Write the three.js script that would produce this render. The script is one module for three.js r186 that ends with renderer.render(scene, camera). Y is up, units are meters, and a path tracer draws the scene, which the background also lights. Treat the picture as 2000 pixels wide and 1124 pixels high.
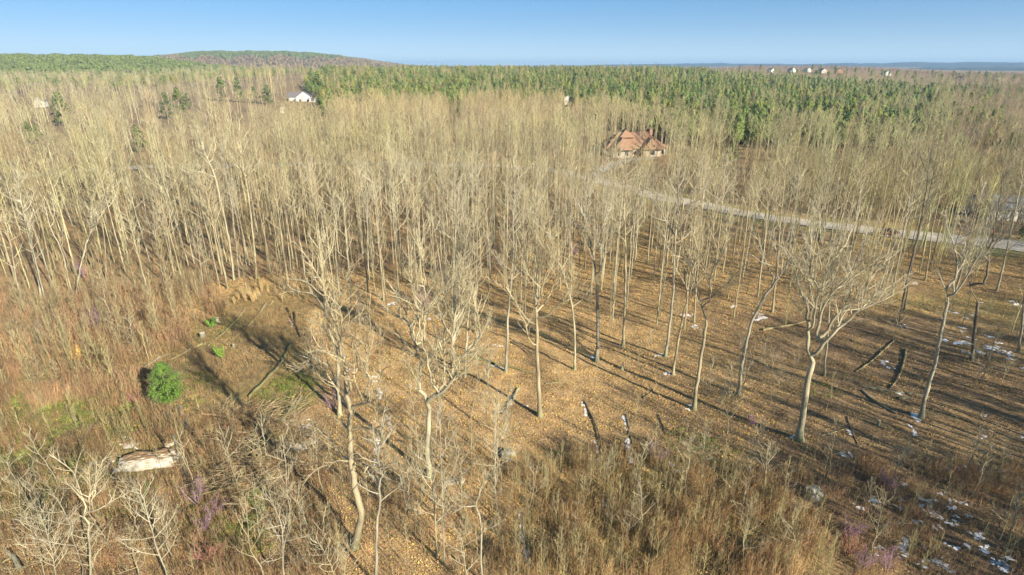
import * as THREE from 'three';
import { mergeGeometries } from 'three/addons/utils/BufferGeometryUtils.js';
import { ImprovedNoise } from 'three/addons/math/ImprovedNoise.js';

// ------------------------------------------------------------------ camera, sky, sun, exposure
const scene = new THREE.Scene();
const EYE = 38, PITCH = THREE.MathUtils.degToRad(21.6), FOCAL = 1100;           // a drone 38 m up; focal length for a 2000 x 1124 picture
const SP = Math.sin(PITCH), CP = Math.cos(PITCH);
const camera = new THREE.PerspectiveCamera(2 * Math.atan(562 / FOCAL) * 180 / Math.PI, 2000 / 1124, 0.5, 30000);
camera.position.set(0, EYE, 0);
camera.rotation.set(-PITCH, 0, 0);
scene.add(camera);
const smoothStep = (a, b, x) => { const t = Math.min(1, Math.max(0, (x - a) / (b - a))); return t * t * (3 - 2 * t); };
const SUN = new THREE.Vector3(0.70, 0.46, 0.71).normalize();                    // low afternoon sun, behind and to the right
{
  const W = 256, Hh = 128, data = new Float32Array(W * Hh * 4);
  for (let j = 0; j < Hh; j++) for (let i = 0; i < W; i++) {
    const el = ((j + 0.5) / Hh - 0.5) * Math.PI, az = ((i + 0.5) / W - 0.5) * 2 * Math.PI;
    const d = new THREE.Vector3(Math.cos(el) * Math.cos(az), Math.sin(el), Math.cos(el) * Math.sin(az));
    const m = d.dot(SUN), e = Math.max(0, Math.sin(el));
    const low = Math.exp(-e * 17), high = 1 - 0.62 * smoothStep(0.1, 0.75, e), ray = 0.74 + 0.42 * m * m;
    const k = [0.062 * ray * high * (1 - low) + 0.35 * low * (0.45 + 0.55 * ray), 0.215 * ray * high * (1 - low) + 0.45 * low * (0.55 + 0.45 * ray), 0.43 * ray * high * (1 - low) + 0.49 * low * (0.7 + 0.3 * ray)];
    const glow = 0.5 * Math.pow(Math.max(0, m), 24);
    const o = (j * W + i) * 4;
    for (let c = 0; c < 3; c++) data[o + c] = (k[c] + glow * [1, 0.92, 0.75][c]);
    data[o + 3] = 1;
  }
  const t = new THREE.DataTexture(data, W, Hh, THREE.RGBAFormat, THREE.FloatType);
  t.mapping = THREE.EquirectangularReflectionMapping; t.magFilter = t.minFilter = THREE.LinearFilter; t.needsUpdate = true;
  scene.background = t; scene.environment = t;
}
const sun = new THREE.DirectionalLight(new THREE.Color().setRGB(1, 0.88, 0.68), 5);
sun.position.copy(SUN).multiplyScalar(400).add(new THREE.Vector3(0, 0, -110));
sun.target.position.set(0, 0, -110);
sun.castShadow = true; sun.shadow.mapSize.set(4096, 4096);
Object.assign(sun.shadow.camera, { left: -200, right: 200, top: 200, bottom: -200, near: 10, far: 900 });
scene.add(sun, sun.target);
scene.fog = new THREE.FogExp2(new THREE.Color().setRGB(0.42, 0.66, 1.0), 0.0001);
const EXPOSURE = 2.15;

// ------------------------------------------------------------------ helpers
let seed = 7;
const rnd = () => { seed |= 0; seed = seed + 0x6D2B79F5 | 0; let t = Math.imul(seed ^ seed >>> 15, 1 | seed); t = t + Math.imul(t ^ t >>> 7, 61 | t) ^ t; return ((t ^ t >>> 14) >>> 0) / 4294967296; };
const R = (a, b) => a + (b - a) * rnd();
const pick = a => a[Math.floor(rnd() * a.length)];
const noiseGen = new ImprovedNoise();
const noise = (x, y, z = 3.7) => noiseGen.noise(x, y, z);
const smooth = (a, b, x) => { const t = Math.min(1, Math.max(0, (x - a) / (b - a))); return t * t * (3 - 2 * t); };
const mix = (a, b, t) => a + (b - a) * t;
const mixC = (a, b, t) => [mix(a[0], b[0], t), mix(a[1], b[1], t), mix(a[2], b[2], t)];
const V = (x, y, z) => new THREE.Vector3(x, y, z);

function heightAt(x, z) {
  const d = Math.hypot(x, z), az = Math.atan2(x, -z);
  const near = 0.9 * noise(x / 26, z / 26) + 0.3 * noise(x / 8, z / 8, 9) + (d < 150 ? 0.12 * noise(x / 2.6, z / 2.6, 5) : 0);
  const rise = smooth(330, 1100, d) * (az < -0.36 ? mix(21, 10, smooth(-0.36, -0.6, az)) : az > 0.2 ? mix(21, 2, smooth(0.2, 0.62, az)) : 21);
  const ridge = az > 0.3 ? Math.max(0, mix(24, 11, smooth(0.46, 0.68, az)) - rise) * smooth(1060, 1300, d) * smooth(0.3, 0.38, az) : 0;
  return near * (1 - smooth(300, 600, d)) + (z < 0 ? rise + ridge : 0);
}
// the place on the ground (or on a plane of depth z) that the camera sees at a picture point
function ray(px, py) { const u = (px - 1000) / FOCAL, v = (562 - py) / FOCAL; return V(u, v * CP - SP, -(CP + v * SP)); }
function spot(px, py) {
  const d = ray(px, py); let h = 0, t = 0;
  for (let k = 0; k < 6; k++) { t = (EYE - h) / -d.y; h = heightAt(d.x * t, d.z * t); }
  return V(d.x * t, h, d.z * t);
}
function atDepth(px, py, z) { const d = ray(px, py), t = z / d.z; return V(d.x * t, EYE + d.y * t, z); }
function toPicture(x, y, z) { const dy = y - EYE, dep = -z * CP - dy * SP, up = dy * CP - z * SP; return [1000 + FOCAL * x / dep, 562 - FOCAL * up / dep, dep]; }

const used = {};
function numbered(name) { const n = used[name] = (used[name] ?? -1) + 1; return n ? `${name}_${String(n).padStart(3, '0')}` : name; }
function tag(o, label, category, group, kind) {
  if (label) o.userData.label = label;
  if (category) o.userData.category = category;
  if (group) o.userData.group = group;
  if (kind) o.userData.kind = kind;
  return o;
}
function base(name, p, turn = 0) { const g = new THREE.Group(); g.name = numbered(name); g.position.copy(p); g.rotation.y = turn; scene.add(g); return g; }
function mesh(name, geo, mat, parent) {
  const m = new THREE.Mesh(geo, mat); m.name = parent ? name : numbered(name); m.castShadow = m.receiveShadow = true;
  (parent ?? scene).add(m); return m;
}
function copyOf(src, p, turn, s, label, group) {
  const c = src.clone(); c.name = numbered(src.userData.baseName ?? src.name.replace(/_\d+$/, '')); c.position.copy(p); c.rotation.y = turn;
  if (typeof s === 'number') c.scale.setScalar(s); else c.scale.set(...s);
  c.userData = { ...src.userData }; tag(c, label, null, group); scene.add(c); return c;
}

// collects tubes, faces and blobs with vertex colours
class MB {
  constructor() { this.p = []; this.n = []; this.c = []; this.t = []; this.i = []; }
  vert(x, y, z, nx, ny, nz, c, u, v) { this.p.push(x, y, z); this.n.push(nx, ny, nz); this.c.push(c[0], c[1], c[2]); this.t.push(u, v); return this.p.length / 3 - 1; }
  tube(pts, rad, sides, col, flare = 0) {
    let prev = null, N = V(1, 0, 0), len = 0; const T = V(0, 0, 0), B = V(0, 0, 0), last = pts.length - 1;
    for (let k = 0; k <= last; k++) {
      T.subVectors(pts[Math.min(last, k + 1)], pts[Math.max(0, k - 1)]).normalize();
      if (!k) { if (Math.abs(T.x) > 0.8) N.set(0, 0, 1); } else len += pts[k].distanceTo(pts[k - 1]);
      N.addScaledVector(T, -N.dot(T)).normalize(); B.crossVectors(T, N);
      const c = typeof col === 'function' ? col(pts[k], k / last) : col, r = rad[k];
      if (k === last && r < 0.012) { const top = this.vert(pts[k].x, pts[k].y, pts[k].z, T.x, T.y, T.z, c, 0, len); for (let s = 0; s < sides; s++) this.i.push(prev + s, prev + (s + 1) % sides, top); return; }
      const at = this.p.length / 3;
      for (let s = 0; s < sides; s++) {
        const a = s / sides * 6.28318, ca = Math.cos(a), sa = Math.sin(a), nx = N.x * ca + B.x * sa, ny = N.y * ca + B.y * sa, nz = N.z * ca + B.z * sa;
        const rr = r * (flare && k < 3 ? 1 + flare * (2 - k) * Math.max(0, Math.sin(a * 2.5 + 1)) : 1);
        this.vert(pts[k].x + nx * rr, pts[k].y + ny * rr, pts[k].z + nz * rr, nx, ny, nz, c, a * r, len);
      }
      if (prev !== null) for (let s = 0; s < sides; s++) { const s2 = (s + 1) % sides; this.i.push(prev + s, prev + s2, at + s2, prev + s, at + s2, at + s); }
      prev = at;
    }
    const e = pts[last], cc = typeof col === 'function' ? col(e, 1) : col, top = this.vert(e.x, e.y, e.z, T.x, T.y, T.z, cc, 0, len);
    for (let s = 0; s < sides; s++) this.i.push(prev + s, prev + (s + 1) % sides, top);
  }
  // a small leaf-like face of size s round p, roughly facing n
  leaf(p, n, s, c, shade) {
    const a = V(R(-1, 1), R(-1, 1), R(-1, 1)).cross(n).normalize(), b = V(0, 0, 0).crossVectors(n, a).normalize(), w = R(0.45, 0.9) * s;
    const d = shade ?? n, v = [];
    for (const [q, r] of [[-0.5, 0], [0, -0.5], [0.5, 0], [0, 0.5]]) v.push(this.vert(p.x + a.x * q * s + b.x * r * w, p.y + a.y * q * s + b.y * r * w, p.z + a.z * q * s + b.z * r * w, d.x, d.y, d.z, c, q, r));
    this.i.push(v[0], v[1], v[2], v[0], v[2], v[3]);
  }
  box(x, y, z, w, h, d, c, turn = 0) {
    const g = new THREE.BoxGeometry(w, h, d).toNonIndexed(); g.rotateY(turn); this.add(g, x, y, z, c);
  }
  add(g, x, y, z, c) {
    if (g.index) g = g.toNonIndexed();
    const p = g.attributes.position, n = g.attributes.normal, o = this.p.length / 3;
    for (let k = 0; k < p.count; k++) { this.vert(p.getX(k) + x, p.getY(k) + y, p.getZ(k) + z, n.getX(k), n.getY(k), n.getZ(k), c, p.getX(k), p.getY(k)); this.i.push(o + k); }
  }
  geo() {
    const g = new THREE.BufferGeometry();
    g.setAttribute('position', new THREE.Float32BufferAttribute(this.p, 3)); g.setAttribute('normal', new THREE.Float32BufferAttribute(this.n, 3));
    g.setAttribute('color', new THREE.Float32BufferAttribute(this.c, 3)); g.setAttribute('uv', new THREE.Float32BufferAttribute(this.t, 2)); g.setIndex(this.i);
    return g;
  }
  get size() { return this.i.length / 3; }
}

// ------------------------------------------------------------------ textures and materials
function texture(size, fill, srgb, rep) {
  const d = new Uint8Array(size * size * 4);
  fill((x, y, r, g, b) => { const o = (((y % size + size) % size) * size + (x % size + size) % size) * 4; d[o] = r; d[o + 1] = g; d[o + 2] = b; d[o + 3] = 255; }, d);
  const t = new THREE.DataTexture(d, size, size); t.wrapS = t.wrapT = THREE.RepeatWrapping; t.magFilter = t.minFilter = THREE.LinearFilter;
  if (srgb) t.colorSpace = THREE.SRGBColorSpace;
  t.repeat.set(rep, rep); t.needsUpdate = true; return t;
}
// leaf litter: many small overlapping leaves over a darker bed; a second map holds their heights
function litter(size, count, rep, lo, hi) {
  const height = new Float32Array(size * size), col = new Float32Array(size * size * 3).fill(lo);
  for (let k = 0; k < count; k++) {
    const x = R(0, size), y = R(0, size), a = R(0, 6.28), l = R(5, 13), w = l * R(0.35, 0.7), t = mix(lo, hi, Math.pow(rnd(), 0.8)), warm = R(-0.06, 0.06), tilt = R(-0.4, 0.4), z = k / count;
    const ca = Math.cos(a), sa = Math.sin(a);
    for (let j = -l; j <= l; j++) for (let i = -l; i <= l; i++) {
      const u = (i * ca + j * sa) / l, v = (-i * sa + j * ca) / w; if (u * u + v * v > 1) continue;
      const o = ((Math.floor(y + j) + size) % size) * size + (Math.floor(x + i) + size) % size;
      height[o] = z * 0.6 + 0.2 + tilt * u * 0.4; const s = t * (1 - 0.18 * Math.abs(v));
      col[o * 3] = s * (1 + warm); col[o * 3 + 1] = s; col[o * 3 + 2] = s * (1 - warm);
    }
  }
  const c8 = v => Math.max(0, Math.min(255, Math.round(v * 255)));
  return [
    texture(size, (put) => { for (let y = 0; y < size; y++) for (let x = 0; x < size; x++) { const o = (y * size + x) * 3; put(x, y, c8(col[o]), c8(col[o + 1]), c8(col[o + 2])); } }, false, rep),
    texture(size, (put) => { for (let y = 0; y < size; y++) for (let x = 0; x < size; x++) { const h = c8(height[y * size + x]); put(x, y, h, h, h); } }, false, rep),
  ];
}
const [litterColor, litterHeight] = litter(1024, 26000, 1 / 11, 0.5, 1.0);
const barkTex = texture(256, (put) => {
  for (let y = 0; y < 256; y++) for (let x = 0; x < 256; x++) {
    const u = x / 256 * 6.28318, f = noise(Math.cos(u) * 5, Math.sin(u) * 5, y / 26) * 0.5 + noise(Math.cos(u) * 12, Math.sin(u) * 12, y / 9) * 0.35 + noise(Math.cos(u) * 1.5, y / 60, Math.sin(u) * 1.5) * 0.4;
    const v = Math.round(255 * Math.min(1, Math.max(0.35, 0.8 + 0.42 * f))); put(x, y, v, v, v);
  }
}, false, 1.1);
const grainTex = texture(256, (put) => { for (let y = 0; y < 256; y++) for (let x = 0; x < 256; x++) { const v = Math.round(255 * (0.78 + 0.22 * rnd())); put(x, y, v, v, v); } }, false, 0.35);
const std = (o) => new THREE.MeshStandardMaterial({ roughness: 0.95, metalness: 0, vertexColors: true, ...o });
const M = {
  ground: std({ map: litterColor, bumpMap: litterHeight, bumpScale: 0.09, roughness: 1 }),
  bark: std({ map: barkTex, bumpMap: barkTex, bumpScale: 0.05 }),
  twig: std({}),
  needles: new THREE.MeshPhysicalMaterial({ vertexColors: true, side: THREE.DoubleSide, roughness: 1, transmission: 0.3, thickness: 0 }),
  leaf: std({ side: THREE.DoubleSide, roughness: 0.9 }),
  rock: std({ map: grainTex, bumpMap: grainTex, bumpScale: 0.05 }),
  snow: std({ roughness: 0.8 }),
  road: std({ map: grainTex, roughness: 0.95 }),
  paint: std({ roughness: 0.35 }),
  wall: std({ map: grainTex, roughness: 0.9 }),
  glass: new THREE.MeshStandardMaterial({ color: 0x1b2430, roughness: 0.12, metalness: 0.1 }),
};

// ------------------------------------------------------------------ where things lie (metres, from picture points)
const inside = (poly, x, z) => { let c = false; for (let i = 0, j = poly.length - 1; i < poly.length; j = i++) { const [a, b] = poly[i], [d, e] = poly[j]; if ((b > z) !== (e > z) && x < (d - a) * (z - b) / (e - b) + a) c = !c; } return c; };
const land = (pts) => pts.map(([a, b]) => { const s = spot(a, b); return [s.x, s.z]; });
const roadPts = [[2100, 492], [1960, 478], [1860, 468], [1750, 458], [1600, 441], [1450, 417], [1330, 394], [1250, 376], [1170, 353], [1090, 336], [1000, 327], [850, 322], [600, 322], [350, 326], [150, 335], [40, 346], [-120, 362]].map(([a, b]) => spot(a, b));
const roadCurve = new THREE.CatmullRomCurve3(roadPts), roadLine = roadCurve.getSpacedPoints(160);
const roadDist = (x, z) => { let m = 1e9; for (const p of roadLine) { const d = (p.x - x) ** 2 + (p.z - z) ** 2; if (d < m) m = d; } return Math.sqrt(m); };
const beyondRoad = (x, z) => { let m = 1e9, b = false; for (const p of roadLine) { const d = Math.abs(p.x - x); if (d < m) { m = d; b = z < p.z; } } return b; };
const clearing = land([[230, 720], [330, 640], [440, 580], [520, 556], [610, 560], [600, 700], [540, 790], [500, 900], [420, 960], [230, 930]]);
const thicketLeft = land([[-150, 640], [150, 590], [300, 560], [430, 575], [330, 650], [240, 720], [230, 900], [120, 1000], [-250, 1124]]);
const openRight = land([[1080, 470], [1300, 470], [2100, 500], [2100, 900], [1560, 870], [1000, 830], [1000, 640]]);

// ------------------------------------------------------------------ ground
{
  const N = 330, warp = s => Math.sign(s) * (62 * Math.abs(s) + 120 * Math.abs(s) ** 3 + 700 * Math.abs(s) ** 7 + 14000 * Math.abs(s) ** 17);
  const C = { leaf: [0.63, 0.42, 0.205], soilShade: [0.25, 0.16, 0.09], dim: [0.44, 0.29, 0.145], green: [0.20, 0.215, 0.06], straw: [0.48, 0.35, 0.14], olive: [0.29, 0.22, 0.09], lawn: [0.17, 0.30, 0.04], verge: [0.33, 0.33, 0.11], far: [0.27, 0.205, 0.115] };
  const patch = [];
  for (const [px, py, r, c, w] of [[430, 700, 9, 'soilShade', 0.6], [500, 900, 8, 'soilShade', 0.75], [300, 1000, 10, 'soilShade', 0.6], [150, 1050, 8, 'soilShade', 0.6], [560, 1060, 6, 'soilShade', 0.5], [100, 960, 8, 'soilShade', 0.5], [250, 830, 6, 'soilShade', 0.6], [1500, 640, 14, 'soilShade', 0.55], [1750, 700, 14, 'soilShade', 0.55], [1930, 760, 14, 'soilShade', 0.6], [1680, 800, 8, 'soilShade', 0.5], [1300, 560, 14, 'soilShade', 0.5], [1650, 560, 14, 'soilShade', 0.45], [900, 540, 16, 'soilShade', 0.5], [650, 520, 16, 'soilShade', 0.55], [60, 900, 12, 'green', 0.75], [120, 820, 8, 'green', 0.7], [20, 780, 9, 'green', 0.6], [300, 760, 8, 'green', 0.35], [420, 650, 7, 'green', 0.4], [560, 760, 5, 'green', 0.6], [430, 1010, 4, 'green', 0.7], [380, 590, 9, 'straw', 0.6], [470, 575, 6, 'straw', 0.7], [500, 760, 7, 'straw', 0.35],  // dark patches on the right slope and mid wood stand in for shade
    [1200, 1000, 9, 'olive', 0.8], [1150, 1090, 7, 'olive', 0.8], [1350, 1060, 9, 'olive', 0.8], [1480, 1100, 9, 'olive', 0.7], [1250, 930, 5, 'green', 0.3], [1700, 960, 13, 'soilShade', 0.7], [1850, 1020, 13, 'soilShade', 0.8], [1600, 940, 9, 'soilShade', 0.5], [1900, 900, 9, 'dim', 0.6], [150, 560, 9, 'leaf', 0.8], [60, 620, 8, 'leaf', 0.7],
    [1980, 492, 7, 'lawn', 1], [1920, 600, 9, 'verge', 0.45], [1780, 590, 6, 'verge', 0.4], [1230, 430, 12, 'straw', 0.6], [1400, 440, 10, 'straw', 0.5], [330, 172, 26, 'straw', 0.9], [200, 330, 20, 'straw', 0.7], [120, 345, 14, 'straw', 0.7]])
    { const s = spot(px, py); patch.push([s.x, s.z, r, C[c], w]); }
  const pos = [], col = [], uv = [], idx = [];
  for (let j = 0; j <= N; j++) for (let i = 0; i <= N; i++) {
    const x = warp(i / N * 2 - 1), z = -62 + warp(j / N * 2 - 1), d = Math.hypot(x, z);
    pos.push(x, heightAt(x, z), z); uv.push(x, z);
    let c = mixC(C.leaf, C.dim, smooth(-0.25, 0.45, noise(x / 17, z / 17, 1)) * 0.75);
    c = mixC(c, C.soilShade, smooth(0.05, 0.5, noise(x / 6, z / 6, 2)) * 0.62);
    if (d < 190) {
      if (inside(clearing, x, z)) c = mixC(c, C.olive, 0.75);
      if (inside(thicketLeft, x, z)) c = mixC(c, C.soilShade, 0.6);
      if (inside(openRight, x, z)) c = mixC(c, C.soilShade, 0.28 * smooth(8, 26, x));  // shade painted into the right slope, stronger to the right
      for (const [a, b, r, k, w] of patch) { const e = Math.hypot(x - a, z - b) / r + 0.45 * noise(x / 4, z / 4, 6); if (e < 1.3) c = mixC(c, k, w * (1 - smooth(0.4, 1.25, e))); }
      const t = noise(x / 1.7, z / 1.7, 8); const t2 = noise(x / 0.9, z / 0.9, 18); c = c.map(v => v * (1 + 0.34 * t + 0.25 * t2));
    } else for (const [a, b, r, k, w] of patch) { const e = Math.hypot(x - a, z - b) / r; if (e < 1.3) c = mixC(c, k, w * (1 - smooth(0.4, 1.25, e))); }
    const rd = d < 450 ? roadDist(x, z) : 99;
    if (rd < 12) c = mixC(c, mixC(C.verge, C.straw, smooth(-0.2, 0.3, noise(x / 9, z / 9, 4))), 0.85 * (1 - smooth(6, 12, rd)));
    if (z < -84 && d < 320 && rd > 9) { const deep = smooth(-84, -104, z) * (0.3 + 0.1 * noise(x / 12, z / 12, 31)); c = c.map(v => v * (1 - deep)); }  // floor of the wood darkened to paint in shade between trunks
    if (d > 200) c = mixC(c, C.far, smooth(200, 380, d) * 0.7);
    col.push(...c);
  }
  for (let j = 0; j < N; j++) for (let i = 0; i < N; i++) { const a = j * (N + 1) + i, b = a + 1, c = a + N + 1, d = c + 1; idx.push(a, c, b, b, c, d); }
  const g = new THREE.BufferGeometry();
  g.setAttribute('position', new THREE.Float32BufferAttribute(pos, 3)); g.setAttribute('color', new THREE.Float32BufferAttribute(col, 3)); g.setAttribute('uv', new THREE.Float32BufferAttribute(uv, 2)); g.setIndex(idx); g.computeVertexNormals();
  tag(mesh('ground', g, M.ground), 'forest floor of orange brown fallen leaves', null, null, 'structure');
}
// a strip of paving along a line, laid just above the ground
function strip(name, curve, n, half, lift, colr, label) {
  const pos = [], col = [], uv = [], idx = [], across = 4;
  for (let k = 0; k <= n; k++) {
    const p = curve.getPointAt(k / n), t = curve.getTangentAt(k / n), sx = -t.z, sz = t.x, L = Math.hypot(sx, sz);
    for (let a = 0; a <= across; a++) { const o = (a / across * 2 - 1) * half, x = p.x + sx / L * o, z = p.z + sz / L * o; let h = -9; for (const q of [-1, 0, 1]) h = Math.max(h, heightAt(x + q, z), heightAt(x, z + q)); pos.push(x, h + lift, z); uv.push(x, z); const f = 1 + 0.16 * noise(x / 5, z / 5) - (Math.abs(o) > half * 0.7 ? 0.08 : 0); col.push(colr[0] * f, colr[1] * f, colr[2] * f); }
  }
  for (let k = 0; k < n; k++) for (let a = 0; a < across; a++) { const i = k * (across + 1) + a; idx.push(i, i + across + 1, i + 1, i + 1, i + across + 1, i + across + 2); }
  const g = new THREE.BufferGeometry(); g.setAttribute('position', new THREE.Float32BufferAttribute(pos, 3)); g.setAttribute('color', new THREE.Float32BufferAttribute(col, 3)); g.setAttribute('uv', new THREE.Float32BufferAttribute(uv, 2)); g.setIndex(idx); g.computeVertexNormals();
  return tag(mesh(name, g, M.road), label, null, null, 'structure');
}
strip('road', roadCurve, 240, 3.9, 0.16, [0.52, 0.47, 0.40], 'pale grey asphalt road curving through the wood');
strip('driveway', new THREE.CatmullRomCurve3([[1150, 349], [1185, 328], [1225, 314], [1275, 309]].map(([a, b]) => spot(a, b))), 30, 2.6, 0.2, [0.42, 0.40, 0.38], 'short grey driveway leading to the brown roofed house');

// far hills: a bank of land over a range of bearings
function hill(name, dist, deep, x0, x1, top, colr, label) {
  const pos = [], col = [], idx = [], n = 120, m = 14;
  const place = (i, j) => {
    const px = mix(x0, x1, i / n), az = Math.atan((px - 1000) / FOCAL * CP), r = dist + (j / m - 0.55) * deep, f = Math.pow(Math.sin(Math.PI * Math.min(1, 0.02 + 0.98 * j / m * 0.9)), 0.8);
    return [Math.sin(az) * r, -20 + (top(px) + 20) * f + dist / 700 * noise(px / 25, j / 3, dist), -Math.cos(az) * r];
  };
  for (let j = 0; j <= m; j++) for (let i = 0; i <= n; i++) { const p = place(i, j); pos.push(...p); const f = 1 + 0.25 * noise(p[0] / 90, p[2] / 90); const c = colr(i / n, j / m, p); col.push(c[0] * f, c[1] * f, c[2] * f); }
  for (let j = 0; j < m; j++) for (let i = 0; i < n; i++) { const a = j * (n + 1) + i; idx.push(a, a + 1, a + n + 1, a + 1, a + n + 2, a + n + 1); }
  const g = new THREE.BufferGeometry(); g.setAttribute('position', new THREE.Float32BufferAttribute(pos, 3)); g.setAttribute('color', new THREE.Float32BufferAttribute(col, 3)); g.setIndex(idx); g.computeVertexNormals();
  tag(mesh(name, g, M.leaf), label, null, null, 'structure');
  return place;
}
const elev = (py, d) => EYE + Math.tan(PITCH - Math.atan((562 - py) / FOCAL)) * -d;                 // height at distance d that shows at picture row py
const nearHillTop = px => elev(px < 250 ? 105 : mix(105, 126, smooth(230, 520, px)), 1700) - 19;
const farHillTop = px => elev(px < 430 ? mix(112, 99.5, smooth(240, 430, px)) : mix(99.5, 131, smooth(560, 900, px)), 3200) - 19;
const placeNearHill = hill('near_hill', 1700, 900, -300, 560, nearHillTop, () => [0.05, 0.085, 0.035], 'long low hill covered with dark green pines');
const placeFarHill = hill('far_hill', 3200, 1300, 180, 900, farHillTop, (u, v) => v < 0.42 ? [0.17, 0.12, 0.10] : [0.05, 0.085, 0.035], 'farther long hill with a brown wooded lower slope');
hill('blue_ridge', 7000, 1800, 900, 2600, px => elev(mix(130, mix(124.5, 123, smooth(1500, 1900, px)), smooth(950, 1350, px)) + 1.3 * noise(px / 90, 1), 7000), () => [0.04, 0.075, 0.10], 'farthest pale blue ridge on the horizon');  // land colour leans blue, haze painted into it
hill('blue_lowland', 4200, 1800, 1150, 2500, px => elev(mix(135, 131, smooth(1500, 1950, px)) + 1.0 * noise(px / 70, 2), 4200), () => [0.04, 0.075, 0.09], 'hazy blue wooded lowland below the farthest ridge');  // blue of the haze partly painted into the land colour

// ------------------------------------------------------------------ trees
const UP = V(0, 1, 0);
function bend(pts, per, wob) {                                                   // a smooth line through pts, a little crooked
  const c = new THREE.CatmullRomCurve3(pts, false, 'centripetal'), n = Math.max(3, Math.round(c.getLength() / per)), out = c.getSpacedPoints(n);
  for (let k = 1; k < n; k++) out[k].add(V(R(-wob, wob), R(-wob, wob) * 0.5, R(-wob, wob)));
  return out;
}
const taper = (n, a, b, pow = 1) => Array.from({ length: n }, (_, k) => mix(a, b, Math.pow(k / (n - 1), pow)));
function shoot(from, dir, len, segs, lift, wob) {                                // a free-growing branch that turns upward
  const pts = [from.clone()], d = dir.clone(), p = from.clone();
  for (let k = 0; k < segs; k++) { d.add(V(R(-wob, wob), R(-wob, wob) * 0.6 + lift, R(-wob, wob))).normalize(); p.addScaledVector(d, len / segs); pts.push(p.clone()); }
  return pts;
}
function aside(t, angle, lift) { const a = V(R(-1, 1), R(-1, 1), R(-1, 1)).cross(t).normalize(); return t.clone().multiplyScalar(Math.cos(angle)).addScaledVector(a, Math.sin(angle)).addScaledVector(UP, lift).normalize(); }
// side branches along a limb; level 1 are boughs, 2 branches, 3 twigs
function sprout(wood, fine, pts, rad, level, o) {
  const gap = o.gap[level], n = pts.length - 1; let L = 0; for (let k = 1; k <= n; k++) L += pts[k].distanceTo(pts[k - 1]);
  const from = level === 1 ? (o.bare ?? 0.22) : 0.12, count = Math.max(2, Math.round(L * (1 - from) / gap)), t = V(0, 0, 0), p = V(0, 0, 0);
  for (let q = 0; q < count; q++) {
    const f = from + (1 - from) * (q + rnd()) / count, at = Math.min(n - 1e-3, f * n), k = Math.floor(at), r = mix(rad[k], rad[k + 1], at - k);
    p.lerpVectors(pts[k], pts[k + 1], at - k); t.subVectors(pts[k + 1], pts[k]).normalize();
    const len = Math.max(o.least[level], (level === 1 ? 0.42 * L : 0.45 * L) * (1.05 - 0.75 * f) * R(0.6, 1.25)), d = aside(t, R(0.5, 1.0), o.lift);
    if (level === 3) { fine.tube([p, p.clone().addScaledVector(d, len).add(V(0, len * 0.12, 0))], [o.twig, 0], 3, o.tip(p)); continue; }
    const segs = level === 1 ? Math.max(3, Math.round(len / 0.6)) : 2, b = shoot(p, d, len, segs, o.lift * 0.7, o.wob), r0 = Math.min(r * 0.75, level === 1 ? 0.012 * len + o.twig : o.twig * 1.4), rr = taper(b.length, Math.max(r0, o.twig), o.twig * (level === 1 ? 0.9 : 0.6));
    (level === 1 ? wood : fine).tube(b, rr, level === 1 ? 4 : 3, level === 1 ? o.bark : o.tip(p));
    if (level < o.deep) sprout(wood, fine, b, rr, level + 1, o);
  }
}
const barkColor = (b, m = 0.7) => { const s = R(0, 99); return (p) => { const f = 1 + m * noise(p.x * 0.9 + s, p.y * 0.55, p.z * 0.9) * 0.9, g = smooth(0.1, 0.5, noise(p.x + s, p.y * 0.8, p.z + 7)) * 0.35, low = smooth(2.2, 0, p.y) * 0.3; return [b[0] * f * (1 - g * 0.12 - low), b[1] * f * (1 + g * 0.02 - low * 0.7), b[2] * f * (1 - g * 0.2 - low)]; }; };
const tipColor = (c, b) => (p) => { const f = R(0.8, 1.2), k = R(0.3, 1); return [mix(b[0], c[0], k) * f, mix(b[1], c[1], k) * f, mix(b[2], c[2], k) * f]; };
const BARK = { pale: [0.45, 0.41, 0.285], grey: [0.37, 0.345, 0.265], warm: [0.40, 0.345, 0.225], dark: [0.19, 0.165, 0.125], white: [0.46, 0.43, 0.32] };
const TIP = { buff: [0.29, 0.24, 0.13], green: [0.27, 0.27, 0.09], rust: [0.33, 0.22, 0.11], grey: [0.28, 0.25, 0.17], rosy: [0.36, 0.24, 0.19] };
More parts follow.
